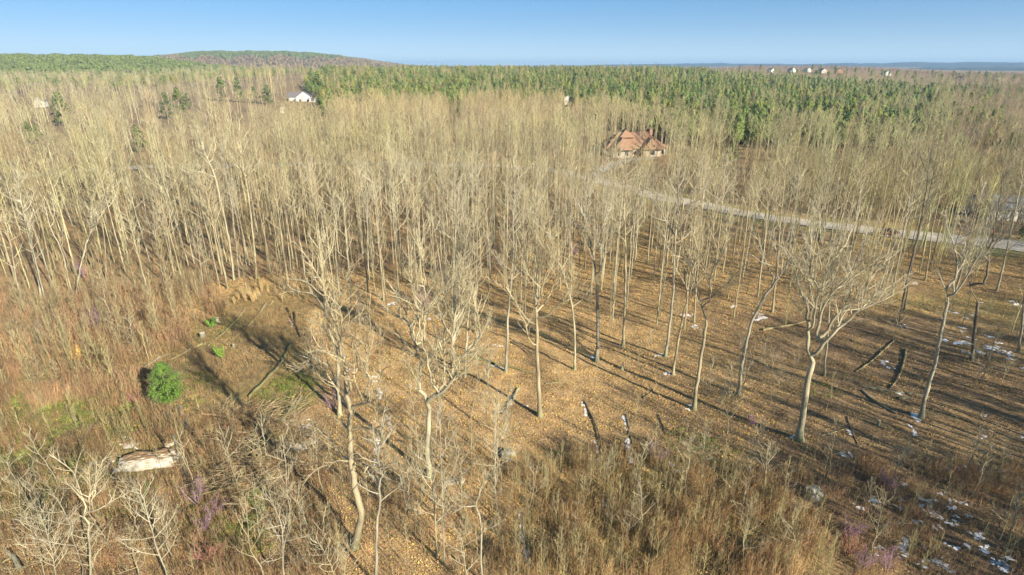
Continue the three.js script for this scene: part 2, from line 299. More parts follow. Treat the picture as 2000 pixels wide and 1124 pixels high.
// straight-boled forest tree standing on the origin: trunk, boughs, twigs (geometries)
function forestTree(o) {
  const H = o.h, r = o.r, trunk = new MB(), limb = new MB(), fine = new MB(), lean = V(R(-1, 1), 0, R(-1, 1)).multiplyScalar(H * (o.lean ?? 0.03));
  const tp = bend([V(0, -0.3, 0), V(lean.x * 0.15, H * 0.3, lean.z * 0.2), V(lean.x * 0.6, H * 0.65, lean.z * 0.5), V(lean.x, H * 0.97, lean.z)], H / 12, 0.06 * (o.wob ?? 1)), tr = taper(tp.length, r, 0.035, 0.85);
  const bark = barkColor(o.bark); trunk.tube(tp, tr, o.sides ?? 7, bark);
  const q = { gap: o.gap, least: [0, 0.5, 0.35, 0.3], lift: 0.22, wob: 0.16 * (o.wob ?? 1), twig: o.twig, bark, tip: tipColor(o.tip, o.bark), deep: o.deep, bare: 0.2 };
  for (let k = 0; k < o.limbs; k++) {
    const f = mix(o.from, 0.96, Math.pow((k + rnd() * 0.8) / o.limbs, 0.85)), at = f * (tp.length - 1), i = Math.min(tp.length - 2, Math.floor(at)), p = tp[i].clone().lerp(tp[i + 1], at - i), rr = mix(tr[i], tr[i + 1], at - i);
    const a = k * 2.4 + R(-0.5, 0.5), el = R(0.35, 0.95) + (o.rise ?? 0), d = V(Math.cos(a) * Math.cos(el), Math.sin(el), Math.sin(a) * Math.cos(el)), len = H * (o.reach ?? 0.3) * (1.12 - 0.8 * (f - o.from) / (1 - o.from)) * R(0.65, 1.15);
    const b = shoot(p, d, len, Math.max(3, Math.round(len / 0.9)), 0.14, 0.15 * (o.wob ?? 1)), br = taper(b.length, Math.min(rr * 0.62, 0.02 * len + 0.02), Math.max(0.02, o.twig));
    limb.tube(b, br, 5, bark); sprout(limb, fine, b, br, 1, q);
  }
  if (o.deep > 0) sprout(limb, fine, tp.slice(-4), tr.slice(-4), 2, q);
  return { trunk: trunk.geo(), limbs: limb.geo(), twigs: fine.geo(), size: trunk.size + limb.size + fine.size };
}
function asThing(name, p, g, label, category, group) {
  const t = base(name, p); tag(t, label, category, group); t.userData.baseName = name;
  mesh('trunk', g.trunk, M.bark, t); for (const [n, q] of [['limbs', g.limbs], ['crown', g.twigs]]) tag(mesh(n, q, M.twig, t), null, null, null, 'stuff'); return t;
}

// a tree drawn from its own outline: trunk and limbs follow lines seen in the photograph, each limb at its own depth
let triangles = 0;
function portrait(o) {
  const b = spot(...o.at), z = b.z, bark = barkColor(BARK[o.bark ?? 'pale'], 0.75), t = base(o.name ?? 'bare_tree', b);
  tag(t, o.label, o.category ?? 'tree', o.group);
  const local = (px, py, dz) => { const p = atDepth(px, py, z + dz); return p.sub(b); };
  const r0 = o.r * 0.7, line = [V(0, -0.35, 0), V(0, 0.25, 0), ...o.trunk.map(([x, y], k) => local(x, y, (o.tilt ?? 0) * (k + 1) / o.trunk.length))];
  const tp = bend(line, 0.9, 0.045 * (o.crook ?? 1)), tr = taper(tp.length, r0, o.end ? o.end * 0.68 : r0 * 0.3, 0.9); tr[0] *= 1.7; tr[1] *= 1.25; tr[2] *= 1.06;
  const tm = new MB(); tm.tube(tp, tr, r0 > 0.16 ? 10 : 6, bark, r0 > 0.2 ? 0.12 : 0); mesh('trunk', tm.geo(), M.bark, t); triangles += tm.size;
  const small = r0 < 0.13, wood = new MB(), fine = new MB();
  const q = { gap: small ? [0, 0.36, 0.24, 0.22] : [0, 0.46, 0.28, 0.25], least: [0, 0.5, 0.35, 0.3], lift: 0.17, wob: 0.17 * (o.crook ?? 1), twig: small ? 0.0075 : 0.012, bark, tip: tipColor(mixC(TIP[o.tip ?? 'buff'], BARK[o.bark ?? 'pale'], 0.1), BARK[o.bark ?? 'pale']), deep: o.deep ?? 3, bare: o.bareLimb ?? 0.25 };
  const grow = (pts, rad) => { const lm = new MB(); lm.tube(pts, rad, rad[0] > 0.1 ? 7 : 5, bark); mesh('limb', lm.geo(), rad[0] > 0.1 ? M.bark : M.twig, t); triangles += lm.size; sprout(wood, fine, pts, rad, 1, q); };
  const lines = [tp];
  for (const l of o.limbs ?? []) {
    const dz = l.dz ?? R(-2.5, 2.5), pts = l.p.map(([x, y], k) => local(x, y, dz * (k + 1) / l.p.length));
    let bestP = null, bd = 1e9; for (const ln of lines) for (let k = 0; k < ln.length; k++) { const flat = Math.hypot(ln[k].x - pts[0].x, ln[k].z - pts[0].z), e = ln[k].distanceToSquared(pts[0]) + 6 * Math.max(0, flat * 0.6 - (pts[0].y - ln[k].y)) ** 2; if (e < bd) { bd = e; bestP = ln[k]; } }
    const lp = bend([bestP.clone(), bestP.clone().lerp(pts[0], 0.45).add(V(0, 0.12 * bestP.distanceTo(pts[0]), 0)), ...pts], 0.7, 0.07 * (o.crook ?? 1)), rr = taper(lp.length, (l.r ?? r0 * 0.5) * 0.88, 0.022, 0.8); lines.push(lp); grow(lp, rr);
  }
  if (o.auto) {
    let L = 0; for (let k = 1; k < tp.length; k++) L += tp[k].distanceTo(tp[k - 1]);
    for (let k = 0; k < o.auto; k++) {
      const f = mix(o.from ?? 0.45, 0.97, (k + rnd() * 0.8) / o.auto), at = f * (tp.length - 1), i = Math.min(tp.length - 2, Math.floor(at)), p = tp[i].clone().lerp(tp[i + 1], at - i), a = k * 2.4 + R(-0.6, 0.6), el = R(0.3, 0.95), d = V(Math.cos(a) * Math.cos(el), Math.sin(el), Math.sin(a) * Math.cos(el));
      const len = L * (o.reach ?? 0.3) * (1.1 - 0.75 * f) * R(0.7, 1.2) + 0.4, lp = shoot(p, d, len, Math.max(3, Math.round(len / 0.8)), 0.14, 0.15 * (o.crook ?? 1));
      grow(lp, taper(lp.length, Math.min(tr[i] * 0.6, small ? 0.008 * len + 0.006 : 0.018 * len + 0.012), small ? 0.008 : 0.016));
    }
  }
  sprout(wood, fine, tp.slice(-Math.ceil(tp.length * 0.3)), tr.slice(-Math.ceil(tp.length * 0.3)), 1, q);
  if (wood.size) tag(mesh('boughs', wood.geo(), M.twig, t), null, null, null, 'stuff');
  if (fine.size) tag(mesh('crown', fine.geo(), M.twig, t), null, null, null, 'stuff');
  triangles += wood.size + fine.size;
  return b;
}
const taken = [];
const hero = (o) => { const b = portrait(o); taken.push([b.x, b.z, (o.r > 0.13 ? 3.2 : 1)]); };
// ---- large bare trees in front, traced limb by limb
const G = 'large bare trees at the front of the wood';
hero({ at: [692, 1068], r: 0.46, bark: 'warm', tip: 'buff', crook: 1.9, label: 'thick pale crooked tree with broken stubs standing nearest at lower centre', trunk: [[706, 1010], [694, 950], [684, 880], [683, 820], [681, 785]], end: 0.26, group: null, limbs: [
  { p: [[678, 753], [669, 705], [654, 651], [645, 610], [630, 560], [622, 500]], r: 0.2, dz: -3 }, { p: [[684, 770], [672, 690], [664, 640], [668, 590], [676, 540]], r: 0.13, dz: 2 },
  { p: [[700, 792], [724, 781], [739, 747], [748, 725], [762, 716]], r: 0.14, dz: 3 }, { p: [[706, 784], [693, 729], [690, 680], [680, 630]], r: 0.09, dz: 2 }, { p: [[712, 784], [719, 732], [713, 681], [725, 639], [722, 600]], r: 0.1, dz: 3.5 },
  { p: [[672, 832], [657, 820], [640, 806]], r: 0.15, dz: -1 }, { p: [[712, 838], [735, 836], [752, 826], [768, 838]], r: 0.12, dz: 3 }, { p: [[672, 890], [650, 868], [628, 850], [610, 842]], r: 0.1, dz: -3 }, { p: [[668, 780], [650, 745], [625, 716], [590, 716], [566, 724]], r: 0.1, dz: -2.5 }, { p: [[710, 905], [740, 915], [768, 912], [795, 925]], r: 0.09, dz: 2 }, { p: [[712, 925], [748, 938], [764, 960]], r: 0.08, dz: 3 }, { p: [[676, 900], [645, 905], [610, 925], [590, 950]], r: 0.08, dz: 2 }] });
hero({ at: [664, 812], r: 0.32, tip: 'buff', label: 'tall pale tree with long drooping left limbs behind the crooked stubbed tree', trunk: [[660, 741], [659, 699], [648, 660], [642, 645], [636, 600], [632, 560], [626, 500], [622, 450]], limbs: [
  { p: [[622, 586], [605, 573], [560, 569], [545, 562]], r: 0.11, dz: -3 }, { p: [[626, 575], [610, 560], [590, 548], [560, 545]], r: 0.08, dz: 2 }, { p: [[650, 668], [630, 640], [605, 622]], r: 0.09, dz: -2 }, { p: [[655, 745], [640, 715], [612, 700], [585, 716]], r: 0.09, dz: -3 }, { p: [[650, 690], [625, 684], [600, 690]], r: 0.07, dz: 2 }, { p: [[640, 620], [656, 600], [672, 560], [680, 520]], r: 0.09, dz: 2 }, { p: [[634, 560], [610, 520], [590, 490], [572, 470]], r: 0.09, dz: 1 }, { p: [[628, 520], [648, 490], [652, 455]], r: 0.07, dz: -2 }], auto: 6, from: 0.7, reach: 0.22 });
hero({ at: [838, 932], r: 0.42, bark: 'pale', crook: 1.6, label: 'big forked tree with a long heavy right limb, lower centre', trunk: [[834, 880], [837, 830], [839, 799]], end: 0.3, limbs: [
  { p: [[820, 761], [821, 716], [813, 674], [800, 640], [792, 610], [772, 575], [755, 545]], r: 0.24, dz: -2 }, { p: [[828, 667], [827, 602], [830, 550], [822, 490], [826, 440]], r: 0.14, dz: 2 }, { p: [[853, 772], [870, 761], [891, 730], [908, 694], [943, 657], [964, 633]], r: 0.27, dz: 3 },
  { p: [[846, 754], [838, 720], [832, 690], [818, 655]], r: 0.11, dz: 2 }, { p: [[866, 754], [868, 700], [870, 664], [868, 622], [874, 560], [884, 500]], r: 0.13, dz: -2 }, { p: [[884, 728], [880, 695], [887, 629], [894, 580], [905, 520], [912, 460]], r: 0.14, dz: 3 }, { p: [[930, 665], [932, 620], [926, 580], [938, 540]], r: 0.1, dz: 2 }, { p: [[813, 674], [820, 630], [812, 580], [800, 530], [806, 470]], r: 0.11, dz: 3 }, { p: [[858, 770], [848, 740], [852, 690], [846, 640]], r: 0.08, dz: -3 }, { p: [[806, 650], [780, 620], [752, 600], [735, 570]], r: 0.1, dz: -3 }, { p: [[868, 640], [852, 590], [856, 540]], r: 0.08, dz: 1 }, { p: [[822, 760], [800, 715], [783, 700]], r: 0.06, dz: 3 }, { p: [[908, 694], [925, 690], [945, 690], [960, 680]], r: 0.06, dz: 1 }] });
hero({ at: [1054, 814], r: 0.36, bark: 'warm', label: 'straight tan trunk opening into a wide fan of limbs at centre', trunk: [[1052, 750], [1049, 689], [1049, 646]], end: 0.26, limbs: [
  { p: [[1045, 582], [1036, 535], [1027, 504], [1022, 450], [1010, 400]], r: 0.19, dz: -2 }, { p: [[1062, 620], [1081, 604], [1109, 572], [1122, 535], [1118, 500]], r: 0.14, dz: 2 }, { p: [[1036, 630], [1020, 611], [999, 582], [970, 554], [948, 540]], r: 0.15, dz: -2 }, { p: [[1040, 672], [1031, 657], [1027, 632], [1014, 612], [1008, 585]], r: 0.1, dz: 3 },
  { p: [[1048, 600], [1060, 560], [1068, 510], [1060, 460], [1066, 410]], r: 0.13, dz: 3 }, { p: [[1030, 540], [1000, 510], [985, 470], [975, 430]], r: 0.1, dz: -3 }, { p: [[1044, 575], [1050, 520], [1044, 470], [1048, 420], [1040, 370]], r: 0.1, dz: 2 }, { p: [[1066, 590], [1085, 545], [1092, 490], [1085, 440]], r: 0.1, dz: -3 }, { p: [[1000, 583], [985, 545], [990, 500], [980, 460]], r: 0.08, dz: 2 }, { p: [[970, 555], [950, 530], [930, 520]], r: 0.05, dz: -1 }] });
hero({ at: [1122, 723], r: 0.24, label: 'slim bowed tree between the tan fan shaped tree and the grey double stemmed tree', trunk: [[1123, 653], [1116, 589], [1106, 555], [1098, 529], [1085, 500], [1077, 470], [1072, 420]], auto: 11, from: 0.42, reach: 0.24 });
hero({ at: [1165, 706], r: 0.36, bark: 'grey', label: 'grey double stemmed tree with two ascending leaders, right of centre', trunk: [[1168, 653], [1167, 600], [1166, 565]], end: 0.27, limbs: [{ p: [[1159, 511], [1152, 470], [1146, 430], [1150, 390], [1158, 350]], r: 0.18, dz: -1 }, { p: [[1172, 529], [1174, 470], [1180, 420], [1178, 370]], r: 0.15, dz: 1.5 }, { p: [[1150, 462], [1135, 446], [1118, 436], [1100, 428]], r: 0.09, dz: -2 }, { p: [[1148, 440], [1130, 400], [1110, 375]], r: 0.08, dz: 2 }, { p: [[1174, 520], [1190, 480], [1205, 440]], r: 0.07, dz: 3 }, { p: [[1155, 400], [1140, 370], [1128, 335]], r: 0.07, dz: -2 }, { p: [[1176, 440], [1192, 405], [1200, 365]], r: 0.07, dz: -1 }] });
hero({ at: [1217, 677], r: 0.29, bark: 'warm', label: 'straight dark banded trunk just right of the grey double stemmed tree', trunk: [[1219, 630], [1221, 582], [1222, 520], [1221, 458], [1219, 400], [1222, 340], [1220, 300]], limbs: [{ p: [[1212, 465], [1200, 430], [1196, 400], [1205, 370]], r: 0.12, dz: 2 }, { p: [[1232, 450], [1240, 400], [1252, 350], [1255, 320]], r: 0.12, dz: -1 }], auto: 8, from: 0.62, reach: 0.2 });
hero({ at: [1300, 697], r: 0.29, bark: 'grey', label: 'leaning grey trunk with snow at its foot, left of the pair of joined trunks', trunk: [[1309, 630], [1314, 582], [1317, 520], [1319, 458], [1325, 400], [1326, 350], [1332, 310]], limbs: [{ p: [[1312, 450], [1290, 410], [1272, 375], [1262, 340]], r: 0.12, dz: -2 }, { p: [[1327, 440], [1350, 410], [1372, 375], [1395, 350]], r: 0.12, dz: 2 }, { p: [[1312, 500], [1296, 460], [1280, 440]], r: 0.07, dz: 1 }], auto: 7, from: 0.6, reach: 0.22 });
hero({ at: [1314, 733], r: 0.25, bark: 'warm', label: 'slanting trunk crossing in front of the leaning grey trunk', trunk: [[1328, 650], [1338, 600], [1343, 589], [1338, 540], [1334, 500], [1330, 450], [1336, 390]], auto: 12, from: 0.5, reach: 0.24, limbs: [{ p: [[1348, 570], [1358, 530], [1362, 490], [1372, 440]], r: 0.1, dz: 2 }] });
hero({ at: [1355, 800], r: 0.34, bark: 'warm', crook: 1.4, label: 'pale tree forking into two crooked arms, left of the leaning dark crowned tree', trunk: [[1362, 745], [1371, 689], [1380, 635]], end: 0.22, limbs: [
  { p: [[1371, 604], [1358, 560], [1350, 529], [1335, 500], [1322, 484]], r: 0.15, dz: -2 }, { p: [[1393, 580], [1410, 560], [1428, 550], [1445, 525], [1460, 515]], r: 0.13, dz: 2 }, { p: [[1386, 590], [1390, 540], [1400, 500], [1392, 450], [1398, 400]], r: 0.15, dz: 1 }, { p: [[1352, 535], [1362, 500], [1356, 460], [1362, 420]], r: 0.1, dz: 2 }, { p: [[1396, 515], [1415, 480], [1420, 440], [1440, 400]], r: 0.1, dz: -2 }, { p: [[1388, 545], [1370, 505], [1375, 465]], r: 0.08, dz: -3 }, { p: [[1338, 505], [1318, 500], [1302, 480]], r: 0.05, dz: 0 }, { p: [[1430, 548], [1440, 510], [1450, 470]], r: 0.06, dz: 3 }] });
hero({ at: [1442, 771], r: 0.3, bark: 'grey', crook: 2, label: 'leaning tree with a dark contorted crown left of the great spreading oak', trunk: [[1447, 730], [1453, 689], [1462, 655], [1471, 625], [1490, 585], [1508, 562]], end: 0.2, limbs: [{ p: [[1516, 550], [1530, 528], [1542, 512], [1560, 492]], r: 0.17, dz: 1 }, { p: [[1512, 548], [1500, 520], [1490, 490], [1480, 470], [1470, 440]], r: 0.12, dz: -2 }, { p: [[1516, 540], [1518, 500], [1510, 460], [1516, 420]], r: 0.12, dz: 2 }, { p: [[1530, 520], [1532, 485], [1545, 450], [1550, 420]], r: 0.09, dz: -1 }, { p: [[1498, 515], [1478, 505], [1460, 495]], r: 0.06, dz: 1 }] });
hero({ at: [1561, 860], r: 0.5, bark: 'pale', crook: 1.3, tip: 'grey', deep: 3, label: 'great spreading oak with many rising limbs, largest tree right of centre', trunk: [[1568, 810], [1577, 755], [1588, 706]], end: 0.38, limbs: [
  { p: [[1581, 690], [1579, 646], [1574, 589], [1563, 572], [1556, 540], [1549, 505], [1552, 470], [1545, 430]], r: 0.25, dz: -2 }, { p: [[1597, 690], [1610, 668], [1632, 648], [1656, 629], [1681, 607], [1727, 586], [1759, 568], [1780, 548]], r: 0.24, dz: 2 }, { p: [[1597, 660], [1602, 610], [1608, 570], [1613, 540], [1628, 508], [1640, 470], [1650, 425]], r: 0.22, dz: -1 },
  { p: [[1612, 655], [1626, 625], [1645, 605], [1684, 572], [1702, 543], [1738, 497], [1752, 462]], r: 0.19, dz: -2 }, { p: [[1600, 625], [1620, 582], [1640, 562], [1656, 545], [1676, 505], [1692, 462], [1700, 420]], r: 0.16, dz: 3 }, { p: [[1588, 640], [1592, 600], [1598, 560], [1582, 530], [1586, 490], [1580, 450]], r: 0.15, dz: 3 }, { p: [[1574, 590], [1586, 555], [1578, 515], [1566, 490]], r: 0.1, dz: -3 }, { p: [[1613, 545], [1600, 510], [1604, 470], [1598, 420], [1606, 385]], r: 0.12, dz: 1 }, { p: [[1640, 562], [1668, 540], [1690, 525], [1715, 505], [1728, 470]], r: 0.11, dz: 2 }, { p: [[1684, 604], [1705, 580], [1738, 560], [1770, 536]], r: 0.1, dz: -2 }, { p: [[1628, 508], [1650, 480], [1670, 440], [1680, 400]], r: 0.1, dz: -3 }, { p: [[1552, 520], [1538, 498], [1524, 480]], r: 0.07, dz: 2 }, { p: [[1656, 545], [1648, 510], [1658, 470]], r: 0.08, dz: -1 }] });
hero({ at: [1799, 817], r: 0.32, bark: 'grey', tip: 'grey', label: 'leaning grey tree with a bluish lower trunk, farthest right of the front trees', trunk: [[1812, 762], [1827, 707], [1841, 639], [1852, 590]], end: 0.22, limbs: [{ p: [[1844, 558], [1834, 530], [1822, 510]], r: 0.09, dz: -1 }, { p: [[1866, 547], [1869, 504], [1862, 475], [1850, 445], [1846, 410]], r: 0.16, dz: -2 }, { p: [[1864, 575], [1882, 552], [1898, 525], [1916, 493], [1935, 450], [1945, 420]], r: 0.13, dz: 2 }, { p: [[1869, 520], [1882, 485], [1890, 445], [1884, 405]], r: 0.11, dz: 1 }, { p: [[1862, 555], [1880, 515], [1905, 480], [1920, 440]], r: 0.1, dz: -3 }, { p: [[1864, 490], [1876, 450], [1870, 405]], r: 0.08, dz: 3 }] });
hero({ at: [1898, 704], r: 0.3, bark: 'dark', tip: 'grey', crook: 1.6, label: 'dark forked tree behind the leaning grey tree at far right', trunk: [[1902, 660], [1907, 625], [1911, 592]], end: 0.24, limbs: [{ p: [[1902, 578], [1894, 555], [1892, 530]], r: 0.11, dz: -1 }, { p: [[1920, 555], [1930, 510], [1938, 470], [1948, 430], [1956, 370], [1965, 320]], r: 0.19, dz: 1 }, { p: [[1932, 500], [1950, 470], [1972, 440]], r: 0.08, dz: 2 }, { p: [[1946, 430], [1930, 395], [1925, 360]], r: 0.08, dz: -2 }, { p: [[1950, 400], [1968, 370], [1985, 330]], r: 0.08, dz: 0 }] });
hero({ at: [1755, 630], r: 0.26, bark: 'dark', label: 'dark slanting trunk right of the spreading oak, snow at its foot', trunk: [[1764, 590], [1773, 547], [1786, 490], [1798, 440], [1808, 385], [1815, 330], [1822, 285]], auto: 10, from: 0.55, reach: 0.2 });
hero({ at: [1765, 612], r: 0.2, bark: 'dark', label: 'thin dark trunk close behind the dark slanting trunk', trunk: [[1776, 550], [1790, 480], [1806, 420], [1822, 350], [1832, 300]], auto: 9, from: 0.6, reach: 0.18 });
hero({ at: [1743, 573], r: 0.24, bark: 'warm', label: 'tan trunk left of the dark slanting pair beside the road', trunk: [[1751, 530], [1759, 493], [1766, 450], [1775, 400], [1782, 340], [1790, 290], [1794, 260]], auto: 10, from: 0.55, reach: 0.2 });
hero({ at: [1807, 549], r: 0.22, bark: 'warm', label: 'slim tan trunk leaning right beside the road at right', trunk: [[1815, 500], [1823, 440], [1834, 390], [1842, 335], [1850, 280], [1854, 250]], auto: 10, from: 0.55, reach: 0.2 });
hero({ at: [1948, 569], r: 0.24, bark: 'grey', label: 'grey trunk leaning right against the bright lawn', trunk: [[1962, 510], [1976, 447], [1986, 400], [1995, 360], [2006, 300], [2014, 250]], auto: 10, from: 0.5, reach: 0.2 });
hero({ at: [1988, 690], r: 0.24, bark: 'grey', label: 'grey trunk at the right edge beside melting snow', trunk: [[1996, 640], [2004, 560], [2014, 480], [2020, 400], [2030, 330]], auto: 9, from: 0.5, reach: 0.2 });
hero({ at: [1433, 619], r: 0.18, bark: 'warm', label: 'slender tan trunk behind the dark crowned leaning tree', trunk: [[1441, 570], [1450, 511], [1456, 460], [1462, 410], [1466, 360]], auto: 9, from: 0.5, reach: 0.22 });
hero({ at: [1508, 611], r: 0.25, bark: 'warm', label: 'straight tan trunk left of the spreading oak', trunk: [[1514, 560], [1520, 500], [1524, 440], [1530, 380], [1534, 330], [1538, 290]], auto: 11, from: 0.5, reach: 0.22 });
hero({ at: [1355, 630], r: 0.24, bark: 'warm', label: 'reddish tan trunk behind the pale tree with crooked arms', trunk: [[1359, 580], [1363, 520], [1367, 460], [1372, 400], [1375, 345], [1378, 300]], auto: 10, from: 0.5, reach: 0.2 });
hero({ at: [1610, 735], r: 0.2, bark: 'grey', label: 'short bare trunk just behind the foot of the spreading oak', trunk: [[1613, 700], [1617, 660], [1620, 610], [1624, 560], [1630, 500], [1634, 450]], auto: 7, from: 0.55, reach: 0.2 });
hero({ at: [988, 726], r: 0.27, bark: 'grey', label: 'upright grey trunk left of the tan fan shaped tree', trunk: [[990, 680], [992, 618], [996, 580], [999, 545], [1003, 480], [1002, 420], [1006, 370]], limbs: [{ p: [[998, 560], [980, 520], [960, 490], [950, 455]], r: 0.09, dz: -1 }, { p: [[1003, 530], [1018, 490], [1024, 450]], r: 0.09, dz: 2 }], auto: 9, from: 0.5, reach: 0.22 });
hero({ at: [886, 735], r: 0.25, label: 'pale twin trunk behind the heavy right limb of the forked tree', trunk: [[885, 690], [886, 630], [890, 570], [892, 510], [898, 450], [902, 400]], auto: 12, from: 0.42, reach: 0.22, limbs: [{ p: [[892, 650], [900, 600], [906, 540], [914, 480], [920, 420]], r: 0.14, dz: 2 }] });
hero({ at: [908, 738], r: 0.2, label: 'slim trunk beside the pale twin trunk at centre', trunk: [[910, 690], [913, 640], [918, 580], [921, 520], [925, 460], [930, 410]], auto: 9, from: 0.5, reach: 0.2 });
hero({ at: [928, 650], r: 0.22, bark: 'warm', label: 'straight tan trunk at centre behind the fallen poles', trunk: [[928, 600], [930, 540], [932, 480], [934, 420], [936, 370]], auto: 10, from: 0.5, reach: 0.2 });
hero({ at: [684, 610], r: 0.2, label: 'slim pale trunk at the right rim of the log clearing', trunk: [[686, 570], [680, 520], [676, 470], [672, 420], [668, 380]], auto: 10, from: 0.4, reach: 0.22 });
hero({ at: [501, 545], r: 0.26, bark: 'pale', label: 'straight pale trunk right of a blue shaded one at the back of the log clearing', trunk: [[496, 480], [487, 400], [480, 350], [473, 315], [469, 270], [466, 235]], limbs: [{ p: [[483, 345], [500, 325], [518, 312]], r: 0.09, dz: 2 }, { p: [[478, 340], [460, 322], [448, 300]], r: 0.09, dz: -2 }, { p: [[478, 335], [492, 300], [505, 270]], r: 0.1, dz: 1 }], auto: 7, from: 0.66, reach: 0.2 });
hero({ at: [457, 547], r: 0.25, bark: 'white', label: 'whitest leaning trunk with a bare left arm at the back of the log clearing', trunk: [[447, 470], [431, 395], [421, 350], [412, 325], [400, 300], [392, 275], [384, 245]], limbs: [{ p: [[410, 342], [392, 335], [372, 338], [350, 330]], r: 0.08, dz: 2 }, { p: [[412, 315], [420, 285], [416, 260]], r: 0.09, dz: -1 }], auto: 6, from: 0.7, reach: 0.2 });
hero({ at: [467, 543], r: 0.22, bark: 'grey', label: 'blue shaded trunk between two pale ones at the back of the log clearing', trunk: [[460, 470], [452, 400], [445, 365], [441, 347], [436, 310], [431, 280], [428, 245]], auto: 8, from: 0.62, reach: 0.2 });
hero({ at: [522, 510], r: 0.22, bark: 'warm', label: 'tan trunk standing behind the clearing in long shadows', trunk: [[516, 450], [510, 390], [506, 350], [502, 310], [496, 270], [492, 235]], auto: 9, from: 0.6, reach: 0.2 });
hero({ at: [397, 562], r: 0.13, bark: 'white', name: 'young_tree', label: 'short white bushy topped young tree left of the leaning white trunk', trunk: [[392, 525], [388, 493], [384, 460], [380, 430]], auto: 14, from: 0.35, reach: 0.34 });
hero({ at: [407, 552], r: 0.1, bark: 'white', name: 'young_tree', label: 'second thinner stem beside the short white bushy topped tree', trunk: [[400, 520], [394, 490], [390, 470]], auto: 9, from: 0.4, reach: 0.3 });
hero({ at: [149, 585], r: 0.22, bark: 'white', crook: 1.3, label: 'white tree arching to the right, right half of a V of two trunks', trunk: [[152, 550], [157, 520], [165, 490]], end: 0.18, limbs: [{ p: [[174, 460], [181, 432], [192, 408], [202, 380]], r: 0.13, dz: 1 }, { p: [[171, 470], [176, 430], [178, 405], [186, 380]], r: 0.11, dz: -1 }, { p: [[186, 440], [196, 405], [210, 385]], r: 0.09, dz: 2 }] });
hero({ at: [143, 581], r: 0.18, bark: 'white', crook: 1.3, label: 'white tree leaning left, left half of a V of two trunks', trunk: [[137, 560], [131, 534], [121, 495], [108, 465], [97, 443]], end: 0.1, limbs: [{ p: [[120, 480], [121, 458], [124, 440]], r: 0.07, dz: 1 }, { p: [[92, 425], [86, 400], [78, 380]], r: 0.09, dz: 0 }, { p: [[102, 440], [104, 410], [100, 385]], r: 0.08, dz: -2 }] });
hero({ at: [82, 590], r: 0.3, bark: 'white', tip: 'grey', label: 'tallest white tree at far left with a tiered feathery crown', trunk: [[74, 540], [64, 498], [57, 465], [52, 446], [45, 415], [41, 397], [37, 370], [32, 330]], limbs: [{ p: [[30, 390], [18, 375], [8, 355]], r: 0.08, dz: 1 }, { p: [[52, 410], [62, 390], [70, 365]], r: 0.08, dz: -1 }], auto: 12, from: 0.5, reach: 0.2 });
hero({ at: [92, 600], r: 0.2, bark: 'white', label: 'white stem close beside the tallest white tree at far left', trunk: [[76, 540], [62, 480], [54, 440], [48, 420]], auto: 7, from: 0.5, reach: 0.2 });
hero({ at: [48, 612], r: 0.2, bark: 'pale', label: 'pale tree leaning left at the left edge of the wood', trunk: [[40, 580], [30, 540], [24, 500], [14, 450], [4, 410]], auto: 10, from: 0.4, reach: 0.24 });
hero({ at: [105, 555], r: 0.18, bark: 'warm', label: 'plain tan trunk right of the tallest white tree', trunk: [[96, 510], [86, 465], [78, 430], [68, 390], [60, 350]], auto: 8, from: 0.55, reach: 0.2 });
hero({ at: [208, 548], r: 0.2, bark: 'warm', label: 'tan trunk right of the V of two white trunks', trunk: [[206, 500], [202, 460], [198, 420], [194, 380], [188, 340]], auto: 9, from: 0.5, reach: 0.22 });
hero({ at: [251, 515], r: 0.2, bark: 'white', label: 'white curving trunk pair right of the V of two trunks', trunk: [[245, 480], [238, 440], [232, 410], [222, 370], [216, 330]], auto: 8, from: 0.5, reach: 0.22, limbs: [{ p: [[235, 450], [226, 410], [220, 385]], r: 0.1, dz: 1 }] });
hero({ at: [219, 636], r: 0.11, bark: 'white', name: 'young_tree', label: 'crooked white sapling with a dead arm above the pink redbud', trunk: [[214, 610], [206, 592], [204, 580], [197, 552], [190, 530]], limbs: [{ p: [[200, 584], [194, 580]], r: 0.05, dz: 0 }], auto: 6, from: 0.6, reach: 0.2 });
// ---- thinner trees and saplings at the front
const hs = (at, trunk, label, extra = {}) => hero({ name: 'young_tree', at, trunk, label, r: 0.068, bark: 'pale', auto: 12, from: 0.3, reach: 0.3, ...extra });
hs([330, 1140], [[322, 1110], [306, 1071], [287, 1006], [270, 973], [252, 930]], 'young tree feathering to the left below the pale rock ledge', { r: 0.1, bark: 'white', auto: 20, from: 0.25, limbs: [{ p: [[284, 995], [276, 965], [268, 940]], r: 0.06, dz: 1 }] });
hs([177, 1150], [[176, 1110], [174, 1060], [174, 1024]], 'pale many armed tree at lower left', { r: 0.14, end: 0.1, crook: 1.5, limbs: [{ p: [[167, 1010], [163, 985], [155, 959], [143, 928], [120, 905], [95, 888]], r: 0.08, dz: -1 }, { p: [[179, 1001], [183, 960], [190, 920], [208, 890]], r: 0.07, dz: 1 }, { p: [[184, 1000], [211, 982], [240, 970], [262, 958]], r: 0.06, dz: 1 }, { p: [[172, 985], [176, 950], [172, 915]], r: 0.06, dz: 2 }, { p: [[168, 1012], [150, 1012], [138, 1018]], r: 0.04, dz: -1 }] });
hs([163, 1135], [[160, 1108], [146, 1067], [134, 1022], [122, 996], [110, 973], [90, 945], [70, 921]], 'slim tree leaning left beside the many armed tree', { bark: 'grey' });
hs([108, 1150], [[106, 1120], [99, 1067], [87, 1031], [78, 1005]], 'bushy white stemmed young tree in the lower left corner', { bark: 'white', auto: 20, reach: 0.4 });
hs([88, 1150], [[87, 1123], [73, 1083], [56, 1029], [45, 998]], 'second thin stem left of the bushy white one in the lower left corner', { auto: 14 });
